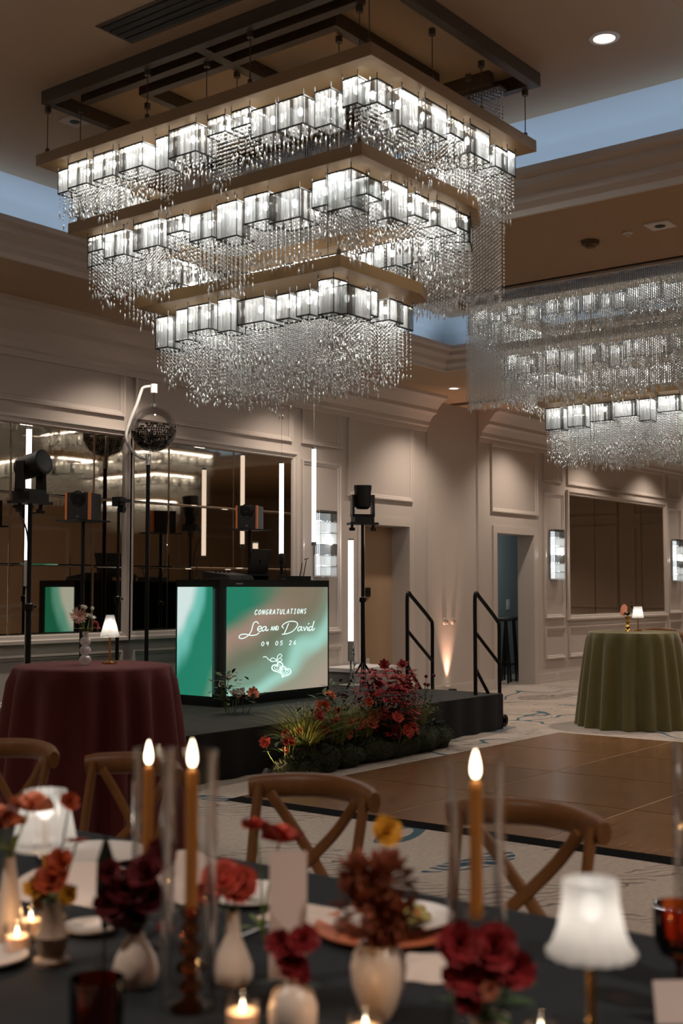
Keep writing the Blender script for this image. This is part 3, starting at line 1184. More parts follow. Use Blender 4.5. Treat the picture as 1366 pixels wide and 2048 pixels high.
word('congratulations_lettering', 'CONGRATULATIONS', 662, 443, 1048, 437, 34, .0042)
word('and_lettering', 'AND', 778, 562, 838, 558, 30, .0040, .8, .05)
word('date_lettering', '04 05 26', 706, 672, 974, 664, 30, .0040, .55, .12)
sp = MB()
for P in ([(692, 526), (680, 512), (660, 518), (650, 545), (641, 580), (618, 612), (585, 630), (559, 626), (566, 606), (600, 600), (640, 610), (680, 604), (696, 590)],
          [(684, 567), (706, 562), (713, 550), (699, 544), (687, 558), (689, 576), (706, 581), (720, 570)],
          [(746, 548), (728, 549), (717, 565), (724, 580), (740, 567), (748, 550), (744, 572), (754, 577), (762, 566)],
          [(910, 526), (896, 560), (876, 606)], [(862, 604), (900, 600), (942, 582), (972, 550), (976, 526), (954, 512), (916, 512), (880, 526), (862, 546), (872, 560)],
          [(1008, 551), (990, 553), (979, 568), (986, 582), (1002, 568), (1010, 552), (1006, 574), (1015, 579)],
          [(1024, 551), (1031, 580)], [(1031, 580), (1048, 549)], [(1057, 552), (1054, 574), (1061, 579), (1068, 569)], [(1060, 534), (1066, 526)],
          [(1090, 551), (1074, 553), (1065, 568), (1073, 581), (1088, 566)], [(1106, 510), (1095, 548), (1090, 573), (1098, 578), (1110, 562)]):
    stroke(sp, P, .0052, n=6)
sp.build('names_lettering', 'text_glow', sm)['kind'] = 'stuff'
em = MB()


def heart(cx, cyy, s, rot):
    out = []
    for k in range(26):
        t_ = 2 * PI * k / 26
        x, y = 16 * math.sin(t_) ** 3, -(13 * math.cos(t_) - 5 * math.cos(2 * t_) - 2 * math.cos(3 * t_) - math.cos(4 * t_))
        c_, s_ = math.cos(rot), math.sin(rot)
        out.append((cx + s * (x * c_ - y * s_), cyy + s * (x * s_ + y * c_)))
    return out


for (cx, cyy, rt) in ((832, 846, -.45), (884, 876, .45)):
    stroke(em, heart(cx, cyy, 2.6, rt), .0075, True, n=1)
    stroke(em, heart(cx, cyy, 1.5, rt), .0038, True, n=1)
stroke(em, [(822, 850), (836, 834), (846, 842), (830, 858)], .003)
stroke(em, [(874, 884), (888, 876), (898, 886)], .003)
for P in ([(726, 768), (746, 766), (770, 790), (800, 800), (824, 796)], [(824, 794), (800, 776), (780, 782), (784, 800), (824, 796)], [(824, 794), (830, 762), (850, 748), (860, 764), (826, 790)], [(826, 796), (850, 800), (862, 790), (852, 780)], [(824, 798), (828, 812)]):
    stroke(em, P, .0042)
em.build('locket_emblem', 'text_glow', sm)
sc_light = lamp('AREA', 'screen_light', (8.44 + .88, 7.93, STZ + .62), 5, (.45, 1.0, .8), 1.5, (R(90), 0, 0), 1.0)
lamp('AREA', 'screen_light', (8.41, 8.3, STZ + .62), 2, (.45, 1.0, .85), .5, (R(90), 0, R(-90)), 1.0)
MB().box(.23, .33, -.002, .0, 1.16, 1.172).build('maker_badge', 'stand_grey', bt)
BTZ = STZ + BH
# on the booth
t = thing('dj_controller', 'low black DJ controller with sloped top on the booth', 'controller', (8.44 + .26, 8.25, BTZ), .0)
MB().add([(0, -.18, 0), (.36, -.18, 0), (.36, .18, 0), (0, .18, 0), (.01, -.16, .045), (.35, -.16, .045), (.36, .18, .085), (0, .18, .085)], [(0, 3, 2, 1), (4, 5, 6, 7), (0, 1, 5, 4), (1, 2, 6, 5), (2, 3, 7, 6), (3, 0, 4, 7)]).build('body', 'black', t)
for k in range(4):
    MB().lathe([(0, .02), (.012, .02), (.014, 0)], 10, (.08 + .06 * k, .08, .068)).build('knob', 'black_metal', t, True)
t = thing('laptop', 'open black laptop seen from behind on the booth', 'laptop', (8.44 + .80, 8.22, BTZ + .055), R(8))
MB().box(-.17, .17, -.02, .22, 0, .016).build('base', 'black', t)
MB().cbox((0, -.055, .135), (.35, .010, .25), Matrix.Rotation(R(14), 3, 'X')).build('lid', 'black_metal', t)
MB().lathe([(0, .002), (.018, .002), (.018, 0)], 14).build('lid_emblem', 'black', t).location = (.01, -.066, .13)
t.children[-1].rotation_euler = (R(104), 0, 0)
t2 = thing('laptop_riser', 'flat black riser under the laptop', 'stand', (8.44 + .80, 8.27, BTZ), R(8))
MB().box(-.18, .18, -.12, .18, .042, .054).box(-.17, -.15, -.1, .16, 0, .042).box(.15, .17, -.1, .16, 0, .042).build('riser_plate', 'black', t2)
t = thing('microphone', 'black microphone upright in a desk holder beside the laptop', 'microphone', (8.44 + 1.13, 8.15, BTZ))
MB().lathe([(0, 0), (.05, 0), (.05, .012), (.008, .016), (.008, .06)], 16).build('base', 'black', t, True)
MB().lathe([(.008, .06), (.016, .07), (.016, .17), (.02, .18)], 14).build('handle', 'black', t, True)
MB().lathe([(.02, .18), (.029, .19), (.03, .26), (.02, .275), (0, .278)], 14).build('grille', 'mic_grille', t, True)
t = thing('wireless_receiver', 'small black receiver with three splayed antennas at the booth end', 'receiver', (8.44 + 1.42, 8.22, BTZ))
MB().box(-.16, .18, -.08, .08, 0, .045).build('case', 'black', t)
for x, dx, l in ((-.12, -.05, .13), (.09, .04, .15), (.15, .05, .19)):
    MB().tube([(x, 0, .04), (x + dx, 0, .04 + l)], [.006, .004], 6).build('antenna', 'black', t)
MB().tube([(.17, 0, .04 + .185), (.23, 0, .04 + .195)], .006, 6).build('antenna_tip', 'black', t)
t = thing('antenna_rod', 'thin black upright rod on the booth behind the side screen', 'antenna', (8.44 + .09, 8.35, BTZ))
MB().lathe([(0, 0), (.03, 0), (.03, .01), (.006, .014), (.004, .20), (.002, .27)], 10).build('rod', 'black', t, True)

# ------------------------------------------------------------------ moving heads, speakers, stands


def pole(t, hgt, r=.018, base=.22, m='black_metal', tripod=True):
    MB().tube([(0, 0, .05), (0, 0, hgt * .55)], r * 1.25, 10).tube([(0, 0, hgt * .55), (0, 0, hgt)], r, 10).build('pole', m, t, True)
    MB().lathe([(r * 1.3, hgt * .53), (r * 2.1, hgt * .535), (r * 2.1, hgt * .56), (r * 1.3, hgt * .565)], 12).build('collar', m, t, True)
    MB().tube([(r, 0, hgt * .55), (r + .05, 0, hgt * .55)], .009, 8).build('clamp_knob', m, t, True)
    if tripod:
        for k in range(3):
            a = R(90 + 120 * k)
            MB().tube([(r * math.cos(a), r * math.sin(a), .30), (base * math.cos(a), base * math.sin(a), .02)], .012, 8).build('leg', m, t, True)
    else:
        MB().lathe([(0, 0), (base, 0), (base, .012), (.03, .018), (.025, .05), (0, .05)], 24).build('base_plate', m, t, True)


def moving_head(x, y, ztop, tilt, rz, label, slabel):
    hgt = ztop - .42 - STZ
    s_ = thing('light_stand', slabel, 'stand', (x, y, STZ), 0, 'black light stands on the stage')
    pole(s_, hgt)
    t = thing('moving_head_light', label, 'stage light', (x, y, STZ + hgt), rz, 'moving head lights')
    MB().box(-.16, .16, -.09, .09, .0, .022).build('mount_plate', 'black', t)
    for sx in (-.12, .12):
        MB().tube([(sx, 0, .03), (sx, 0, -.05)], .016, 8).tube([(sx - .03, 0, -.05), (sx + .03, 0, -.05)], .018, 8).build('clamp', 'black', t)
    MB().box(-.11, .11, -.09, .09, .022, .085).build('base', 'black', t)
    yk = MB()
    for sx in (-1, 1):
        yk.add([(sx * .10, -.04, .09), (sx * .128, -.05, .09), (sx * .128, .05, .09), (sx * .10, .04, .09), (sx * .10, -.03, .33), (sx * .128, -.04, .33), (sx * .128, .04, .33), (sx * .10, .03, .33)],
               [(0, 3, 2, 1), (4, 5, 6, 7), (0, 1, 5, 4), (1, 2, 6, 5), (2, 3, 7, 6), (3, 0, 4, 7)])
    yk.box(-.128, .128, -.05, .05, .086, .115)
    yk.build('yoke', 'black_metal', t)
    hd = MB().lathe([(0, -.13), (.06, -.128), (.088, -.10), (.095, -.02), (.092, .06), (.098, .10), (.098, .135), (.085, .14), (0, .13)], 24).build('head', 'black', t, True)
    hd.location = (0, 0, .30)
    hd.rotation_euler = (tilt, 0, 0)
    lens = MB().lathe([(0, .143), (.082, .141)], 24).build('lens_glass', 'screen_black', hd)
    cab = MB().tube(smooth_path([(.02, .09, .05), (.03, .14, -.05), (.03, .05, -.25), (.025, .025, -.7), (.03, .03, -1.2), (.05, .06, -hgt + .05)], 6), .006, 6).build('power_cable', 'black', t)


moving_head(10.73, 7.97, 2.62, R(4), R(-38), 'black moving head stage light on the stand right of the booth', 'black stand of the moving head right of the booth')
moving_head(6.04, 7.73, 2.58, R(78), R(10), 'black moving head stage light on the stand at the left edge', 'black stand of the moving head at the left edge')


def speaker(x, y, zt, rz, label, slabel):
    hh, ww = .245, .235
    hgt = zt - hh - .012 - STZ
    s_ = thing('speaker_stand', slabel, 'stand', (x, y, STZ), 0, 'speaker stands on the stage')
    pole(s_, hgt, base=.13)
    MB().box(-.19, .19, -.15, .15, hgt, hgt + .012).build('top_plate', 'black', s_)
    t = thing('speaker', label, 'speaker', (x, y, STZ + hgt + .012), rz, 'speakers with wooden cheeks')
    MB().box(-ww / 2 + .02, ww / 2 - .02, -.14, .14, 0, hh).box(-ww / 2 + .004, ww / 2 - .004, -.111, .14, 0.001, hh - .001).build('cabinet', 'black', t)
    for s in (-1, 1):
        a, b_ = sorted((s * ww / 2, s * (ww / 2 - .0195)))
        MB().box(a, b_, -.145, -.112, 0, hh).build('wood_cheek', 'wood_orange', t)
    MB().lathe([(0, 0), (.03, .01), (.062, .001), (.068, .006), (.072, 0)], 22).build('woofer', 'black_metal', t, True).rotation_euler = (R(90), 0, 0)
    t.children[-1].location = (0, -.1405, .085)
    MB().lathe([(0, .006), (.018, .004), (.024, 0)], 18).build('tweeter', 'mic_grille', t, True).rotation_euler = (R(90), 0, 0)
    t.children[-1].location = (0, -.1405, .19)
    MB().tube([(-.012, -.142, .02), (0, -.142, .042), (.012, -.142, .02)], .0025, 5).build('badge', 'stand_grey', t)
    return t


speaker(9.60, 8.62, 2.37, R(-62), 'black speaker with orange wood sides on the stand behind the booth', 'black pole stand and plate under the speaker behind the booth')
tsp = speaker(7.29, 8.57, 2.36, R(-62), 'black speaker with orange wood sides on the stand above the maroon table', 'black pole stand and plate under the speaker above the maroon table')
MB().box(-.03, .03, .1402, .142, .04, .07).build('status_light', 'blue_led', tsp)

t = thing('camera_stand', 'thin black pole stand carrying a small camera, left of the mirror ball', 'stand', (7.74, 8.6, STZ))
pole(t, 1.86, .014, .22)
t = thing('video_camera', 'small black camera on the thin pole left of the mirror ball', 'camera', (7.74, 8.6, STZ + 1.86), R(20))
MB().box(-.11, .09, -.03, .03, .0, .03).build('slide_plate', 'black', t)
MB().box(-.05, .05, -.045, .045, .03, .115).build('body', 'black', t)
MB().lathe([(.03, 0), (.034, .06), (.03, .062), (0, .05)], 14).build('lens', 'black_metal', t, True).rotation_euler = (R(90), 0, 0)
t.children[-1].location = (0, -.045, .07)
MB().tube([(.06, 0, .015), (.12, 0, .035)], .01, 6).build('pan_handle', 'black', t)

# mirror ball in its teardrop loop
t = thing('mirror_ball_stand', 'black pole with a white teardrop loop holding the mirror ball', 'stand', (8.46, 8.97, STZ))
MB().tube([(0, 0, .02), (0, 0, 2.44)], .021, 12).build('pole', 'black_metal', t, True)
MB().lathe([(0, 0), (.2, 0), (.2, .012), (.03, .018), (.022, .05)], 26).build('base_plate', 'black', t, True)
u = Vector((math.cos(R(-52.4)), math.sin(R(-52.4))))   # the loop's plane faces the room


def lp(a, z):
    return (u.x * a, u.y * a, z - STZ)


loop = smooth_path([lp(0, 2.80), lp(-.10, 2.83), lp(-.19, 2.92), lp(-.225, 3.04), lp(-.19, 3.18), lp(-.12, 3.36), lp(-.085, 3.47), lp(-.06, 3.52), lp(.0, 3.535), lp(.06, 3.535)], 6)
MB().tube([lp(0, 2.74), lp(0, 2.85)], .028, 12).tube(loop, .017, 10).build('loop', 'white_plastic', t, True)
MB().tube([lp(.05, 3.56), lp(.05, 3.47)], .036, 14).build('motor', 'white_plastic', t, True)
bx, by, bz = 8.46 + u.x * .05, 8.97 + u.y * .05, 3.10
t = thing('mirror_ball', 'clear glass globe half faceted with mirror tiles, hanging above the booth', 'mirror ball', (bx, by, bz))
MB().tube([(0, 0, .225), (0, 0, .37)], .008, 8).tube([(0, 0, .22), (0, 0, .26)], .028, 12).build('hanger', 'steel', t, True)
MB().ball((0, 0, 0), .235, 40, 26).build('globe', 'ball_glass', t, True)
rb = .222
tl = MB()
for i in range(17):
    la = R(-88 + i * 6.0)
    nr = max(4, int(2 * PI * rb * math.cos(la) / .024))
    for k in range(nr):
        g = 2 * PI * k / nr
        if la > R(-2) and random.random() < .45 + .1 * (i - 14):
            continue
        d = Vector((math.cos(la) * math.cos(g), math.cos(la) * math.sin(g), math.sin(la)))
        tx = Vector((-math.sin(g), math.cos(g), 0))
        up = d.cross(tx)
        jit = Matrix.Rotation(random.uniform(-.3, .3), 3, tx) @ Matrix.Rotation(random.uniform(-.3, .3), 3, up)
        tx2, up2 = jit @ tx, jit @ up
        p = d * rb
        s = .0105
        tl.add([p - tx2 * s - up2 * s, p + tx2 * s - up2 * s, p + tx2 * s + up2 * s, p - tx2 * s + up2 * s], [(0, 1, 2, 3)])
mat('mirror_tile', S(112, 112, 112), .04, 1)
o = tl.build('mirror_tiles', 'mirror_tile', t)
o['kind'] = 'stuff'


def tube_light(x, y, z0, z1, label, foot=None, r=.026):
    t = thing('tube_light', label, 'tube light', (x, y, z0), 0, 'white LED tube lights')
    L_ = z1 - z0
    MB().tube([(0, 0, .03), (0, 0, L_ - .02)], r, 14).build('glow_tube', 'tube', t, True)
    MB().tube([(0, 0, -.01), (0, 0, .03)], r * 1.06, 14).build('end_cap', 'stand_grey', t, True)
    MB().tube([(0, 0, L_ - .02), (0, 0, L_)], r * 1.06, 14).build('end_cap', 'stand_grey', t, True)
    if foot is not None:
        MB().tube([(0, 0, -.20), (0, 0, -.01)], r * 1.1, 14).tube([(0, 0, foot - z0 + .01), (0, 0, -.2)], .012, 10).build('grey_sleeve', 'stand_grey', t, True)
        MB().lathe([(0, 0), (.14, 0), (.14, .01), (.02, .02)], 20, (0, 0, foot - z0)).build('foot_plate', 'stand_grey', t, True)
    else:
        MB().tube([(0, 0, L_), (0, 0, SZ - z0 - .002)], .0015, 4).build('hanging_wire', 'stand_grey', t)


tube_light(10.21, 8.70, 1.85, 2.90, 'white tube light hanging behind the laptop and speaker')
tube_light(10.83, 8.74, 2.00, 3.12, 'white tube light hanging in front of the wall sconce')
tube_light(6.85, 8.80, 1.72, 2.94, 'white tube light behind the moving head at the left edge', STZ)
tube_light(11.28, 8.55, .86, 2.08, 'white tube light standing low beside the tan alcove', STZ, .033)
t = thing('plinth', 'low white box with a flat ledge against the wall behind the stage plants', 'plinth', (12.05, 8.98, 0))
MB().box(-.42, .42, -.2, .26, .0, .50).build('body', 'stand_grey', t)
MB().box(-.45, .45, -.23, .28, .50, .545).build('ledge', 'white_plastic', t)

# small wall fittings
t = thing('wall_panel', 'small dark control panel on the alcove wall', 'control panel', (12.99, WY + .28, 1.45))
MB().box(-.06, .06, -.02, 0, -.06, .06).build('plate', 'black', t)
MB().box(-.03, .03, -.026, -.0201, -.02, .03).build('display', 'mic_grille', t)


def outlet(x, y, z, label):
    t_ = thing('wall_outlet', label, 'outlet', (x, y, z))
    MB().box(-.035, .035, -.008, 0, -.057, .057).build('cover', 'white_plastic', t_)
    for s in (-1, 1):
        MB().box(-.014, .014, -.011, -.0081, s * .026 - .014, s * .026 + .014).build('socket', 'beige_plate', t_)


outlet(13.0, WY + .28, .52, 'white outlet low on the alcove wall')
outlet(17.77, WY - .018, .075, 'white outlet in the baseboard right of the dark doorway')
outlet(6.98, WY, .33, 'white outlet low on the wall at the left edge')
for x, lab in ((14.45, 'left one of two pale wall hooks on the plain wall section'), (14.66, 'right one of two pale wall hooks on the plain wall section')):
    t = thing('wall_hook', lab, 'hook', (x, WY, 1.04), 0, 'wall hooks')
    MB().lathe([(0, -.0), (.05, 0), (.05, .012), (.03, .02), (0, .02)], 18).build('disc', 'beige_plate', t, True).rotation_euler = (R(90), 0, 0)
    MB().tube(smooth_path([(0, -.02, .02), (0, -.05, .0), (0, -.045, -.03), (0, -.02, -.035)], 4), .008, 6).build('hook_arm', 'steel', t, True)
t = thing('uplight', 'small black uplight at the foot of the plain wall section', 'uplight', (14.5, 9.205, 0))
MB().lathe([(0, 0), (.06, 0), (.06, .05), (.055, .10), (.05, .10)], 18).build('can', 'black', t, True)
MB().lathe([(0, .05), (.05, .05)], 16).build('lens', 'spot_glow', t)
lamp('SPOT', 'uplight_beam', (14.5, 9.23, .11), 150, (1.0, .55, .38), .02, (R(180 + 1), 0, 0), angle=46, blend=1)
# hall: switch and two black bar stools
t = thing('hall_switch', 'pale wall plate inside the dark doorway', 'switch', (18.75, 10.75, 1.22))
MB().box(-.05, .05, -.012, 0, -.09, .09).build('plate', 'white_plastic', t)
MB().box(-.02, .02, -.018, -.0121, -.04, .04).build('rocker', 'white_plastic', t)
for x, y, lab in ((17.0, 9.86, 'black bar stool nearer the jamb in the dark doorway'), (17.5, 10.0, 'black bar stool deeper in the dark doorway')):
    t = thing('bar_stool', lab, 'stool', (x, y, 0), R(20), 'black bar stools in the hall')
    MB().lathe([(0, .98), (.16, .98), (.17, .99), (.17, 1.02), (.15, 1.04), (0, 1.045)], 22).build('seat', 'black', t, True)
    for k in range(4):
        a = R(45 + 90 * k)
        MB().tube([(.09 * math.cos(a), .09 * math.sin(a), .98), (.17 * math.cos(a), .17 * math.sin(a), .0)], .017, 8).build('leg', 'black_metal', t, True)
    MB().lathe([(.148, .26), (.158, .26), (.158, .275), (.148, .275), (.148, .26)], 20).build('foot_ring', 'black_metal', t, True)
lamp('POINT', 'hall_fill', (17.2, 10.25, 2.45), 26, (.86, .96, 1.0), .1)  # added lamp without a fitting, placed to brighten the visible hall wall

# ------------------------------------------------------------------ round draped tables


def round_cloth(t, r0, hgt, r1, nf, seed, m):
    rr = random.Random(seed)
    n = nf * 8
    ph = [rr.uniform(-.5, .5) for _ in range(nf + 1)]
    am = [rr.uniform(.5, 1.2) for _ in range(nf + 1)]
    V, F = [], []
    rows = [(0., 0.)] + [(q, None) for q in (.5, .9, .985)]
    prof = [(r0 * .5, 0), (r0 * .92, 0), (r0 * .985, -.004), (r0 * 1.0, -.016)] + [(None, k / 14) for k in range(1, 15)]
    for (pr_, q) in prof:
        for k in range(n):
            g = 2 * PI * k / n
            fi = k / 8
            i0 = int(fi) % nf
            fold = math.sin(2 * PI * (fi + .18 * math.sin(g * 3 + ph[0]) + ph[i0] * .0)) * (am[i0] * (1 - fi % 1) + am[(i0 + 1) % nf] * (fi % 1))
            if pr_ is not None:
                V.append((pr_ * math.cos(g), pr_ * math.sin(g), hgt + q))
            else:
                r_ = r0 + (r1 - r0) * q ** .9 + fold * (.018 + .046 * q ** .6)
                V.append((r_ * math.cos(g), r_ * math.sin(g), max(.004, hgt - .016 - (hgt - .02) * q)))
    V.append((0, 0, hgt))
    for i in range(len(prof) - 1):
        for k in range(n):
            k2 = (k + 1) % n
            F.append((i * n + k2, i * n + k, (i + 1) * n + k, (i + 1) * n + k2))
    for k in range(n):
        F.append((len(V) - 1, k, (k + 1) % n))
    return MB().add(V, F).build('tablecloth', m, t, True, 80)


def cocktail_table(name, x, y, hgt, r, r1, nf, seed, m, label, clabel):
    t = thing(name, label, 'table', (x, y, 0))
    MB().lathe([(0, hgt - .03), (r - .01, hgt - .03), (r - .01, hgt - .006), (0, hgt - .006)], 32).build('tabletop', 'black', t)
    MB().tube([(0, 0, .02), (0, 0, hgt - .03)], .035, 12).build('pedestal', 'black_metal', t, True)
    MB().lathe([(0, .0), (.26, .0), (.26, .015), (.05, .03)], 24).build('base_plate', 'black', t, True)
    c = round_cloth(None, r, hgt, r1, nf, seed, m)
    c.location = (x, y, 0)
    tag(c, clabel, 'tablecloth')


cocktail_table('cocktail_table', 4.73, 5.46, 1.06, .452, .545, 15, 3, 'maroon', 'tall round table under the maroon cloth', 'maroon cloth draped to the floor over the tall round table')
cocktail_table('cocktail_table', 12.6, 5.65, 1.03, .485, .60, 17, 9, 'olive', 'tall round table under the olive cloth', 'olive green cloth draped to the floor over the far round table')


def pleat_lamp(x, y, z, hgt, rb_, rt_, sh, label, pw, frost=False, base=.045, pole_m='gold', scallop=0):
    t = thing('table_lamp', label, 'lamp', (x, y, z), 0, 'small cordless table lamps')
    MB().lathe([(0, 0), (base, 0), (base, .010), (base * .5, .016), (.008, .022)], 24).build('base', 'gold', t, True)
    MB().tube([(0, 0, .018), (0, 0, hgt - sh * .35)], .0065, 10).build('pole', pole_m, t, True)
    n = 72
    nr = 24 if not scallop else scallop
    if scallop:
        prof = [(rt_, hgt), (rt_ * 1.03, hgt - sh * .3), (rt_ + (rb_ - rt_) * .35, hgt - sh * .65), (rb_ * .93, hgt - sh * .9), (rb_, hgt - sh * .97), (rb_ * .985, hgt - sh)]
        wob = lambda g, q: 1 + (.012 + .045 * q ** 3) * math.cos(nr * g)
    else:
        prof = [(rt_, hgt), (rt_ + (rb_ - rt_) * .5, hgt - sh * .5), (rb_, hgt - sh), (rb_ * .97, hgt - sh - .004)]
        wob = lambda g, q: 1 + .03 * math.cos(nr * g)
    s_ = MB().lathe(prof, n, wob=wob).build('shade', 'shade_frost' if frost else 'shade_glass', t, True, 80)
    MB().lathe([(rb_ * .99, hgt - sh), (rb_ * 1.015, hgt - sh + .005), (rb_ * .99, hgt - sh + .01)], n, wob=(lambda g, q: 1 + (.045 if scallop else .02) * math.cos(nr * g))).build('shade_rim', 'shade_frost', t, True)
    MB().ball((0, 0, hgt - sh * .36), .016, 12, 8, (1, 1, 1.3)).build('bulb', 'bulb_warm', t, True)
    lamp('POINT', 'table_lamp_bulb', (x, y, z + hgt - sh * .62), pw, (1., .90, .78), .022)
    return t


def petal(mb, c, d, up, ln, wd, curl=.4, tip=.5):
    d, up = Vector(d).normalized(), Vector(up).normalized()
    sd = d.cross(up).normalized()
    c = Vector(c)
    P = []
    for k, (q, w_) in enumerate(((0, .30), (.4, 1.0), (.75, .9), (1, tip))):
        ctr = c + d * ln * q + up * (curl * ln * (q * q - .2 * q))
        P += [ctr - sd * wd * w_ * .5, ctr + up * wd * .06, ctr + sd * wd * w_ * .5]
    F = []
    for k in range(3):
        for j in range(2):
            a = k * 3 + j
            F.append((a, a + 1, a + 4, a + 3))
    mb.add(P, F)


def bloom(mb, c, r, n=9, layers=3, face=(0, 0, 1), wd=.75, cup=.5, tip=.55):
    f = Vector(face).normalized()
    a = f.orthogonal().normalized()
    b_ = f.cross(a)
    for l in range(layers):
        q = 1 - l * .24
        el = .15 + l * (1.25 / max(1, layers)) * cup * 1.6
        for k in range(n):
            g = 2 * PI * (k + .5 * (l % 2)) / n + random.uniform(-.12, .12)
            rd = a * math.cos(g) + b_ * math.sin(g)
            d = rd * math.cos(el) + f * math.sin(el)
            u_ = f * math.cos(el) - rd * math.sin(el)
            petal(mb, Vector(c) + f * (.02 * r * l), d, u_, r * q * random.uniform(.88, 1.08), 2 * PI * r * q / n * wd, cup * random.uniform(.4, .8), tip)


def stem(mb, p, q, r=.003, bend=.02):
    p, q = Vector(p), Vector(q)
    m = (p + q) / 2 + Vector((random.uniform(-bend, bend), random.uniform(-bend, bend), 0))
    mb.tube(smooth_path([p, m, q], 4), r, 5)


def leaf(mb, c, d, ln, wd, droop=.3):
    d = Vector(d).normalized()
    up = Vector((0, 0, 1)) - d * d.z
    up = up.normalized() if up.length > .01 else Vector((1, 0, 0))
    petal(mb, c, d, up, ln, wd, -droop, .12)


def clump(name, label, cat, loc, spec, group=None, rz=0., seed=1):
    """spec: list of (part name, material, mesh)"""
    t = thing(name, label, cat, loc, rz, group)
    for pn, pm, mb in spec:
        mb.build(pn, pm, t, True, 60)
    return t


# ---- things on the maroon table
pleat_lamp(4.83, 5.43, 1.06, .285, .055, .022, .125, 'small pleated crystal lamp on the maroon table', .6)
t = thing('bubble_vase', 'clear glass vase of three stacked balls on the maroon table', 'vase', (4.68, 5.47, 1.06))
for k, (zc, r_) in enumerate(((.030, .034), (.083, .033), (.135, .031))):
    MB().ball((0, 0, zc), r_, 20, 14, (1, 1, .88), lambda d: 1 + .03 * math.cos(10 * math.atan2(d[1], d[0]))).build('glass_ball', 'shade_glass', t, True, 80)
MB().lathe([(.012, .16), (.018, .175), (.02, .19)], 16).build('neck', 'shade_glass', t, True)
p1, p2, p3, p4 = MB(), MB(), MB(), MB()
bloom(p1, (-.045, .01, .275), .058, 18, 3, (-.5, -.65, .5), .5, .35, .3)
bloom(p2, (.045, .02, .27), .035, 8, 3, (.1, -.5, .8))
buds = [MB().ball(q, .011, 8, 6) for q in ((.03, .04, .33), (.0, .03, .335), (.075, .03, .325))]
bloom(p3, (.05, -.02, .225), .036, 8, 3, (.3, -.7, .4))
for q in ((-.045, .01, .27), (.045, .02, .26), (.05, -.02, .22), (.03, .04, .33), (.075, .03, .32)):
    stem(p4, (0, 0, .17), q, .0022, .01)
for k in range(9):
    a = random.uniform(0, 2 * PI)
    leaf(p4, (0, 0, .19), (math.cos(a), math.sin(a), .6), .07, .03)
clump('bouquet', 'bouquet of a spiky pink chrysanthemum and small blooms in the stacked-ball vase', 'flowers', (4.68, 5.47, 1.06), [('pink_bloom', 'petal_pink', p1), ('white_bloom', 'petal_white', p2), ('crimson_bloom', 'petal_red', p3), ('stems', 'stem_green', p4)] + [('white_bud', 'petal_white', q) for q in buds])
# ---- things on the olive table
pleat_lamp(12.66, 5.62, 1.03, .27, .062, .045, .12, 'small white lamp on the olive table', .5, True)
t = thing('gold_vase', 'gold footed vase on the olive table', 'vase', (12.57, 5.70, 1.03))
MB().lathe([(0, 0), (.045, 0), (.04, .01), (.016, .03), (.03, .05), (.016, .075), (.028, .10), (.02, .13), (.036, .16), (.034, .16)], 20).build('body', 'gold', t, True)
p1, p2, p3 = MB(), MB(), MB()
for k in range(11):
    a = R(50 + k * 12)
    petal(p1, (0, .02, .18), (math.cos(a), .25, math.sin(a)), (0, -1, .1), .12, .04, .1, .6)
bloom(p3, (.05, -.02, .26), .03, 7, 2, (.2, -.6, .6))
bloom(p3, (.09, .0, .31), .022, 7, 2, (.2, -.6, .6))
for q in ((.05, -.02, .25), (.09, 0, .3), (0, .02, .2)):
    stem(p2, (0, 0, .13), q, .0025, .01)
for k in range(7):
    a = random.uniform(0, 2 * PI)
    leaf(p2, (0, 0, .17), (math.cos(a), math.sin(a), .9), .08, .03)
clump('bouquet', 'peach fan leaf and small dark blooms in the gold vase', 'flowers', (12.57, 5.70, 1.03), [('fan_leaf', 'petal_peach', p1), ('stems', 'leaf', p2), ('dark_bloom', 'petal_dark', p3)])

# ------------------------------------------------------------------ cross-back chairs


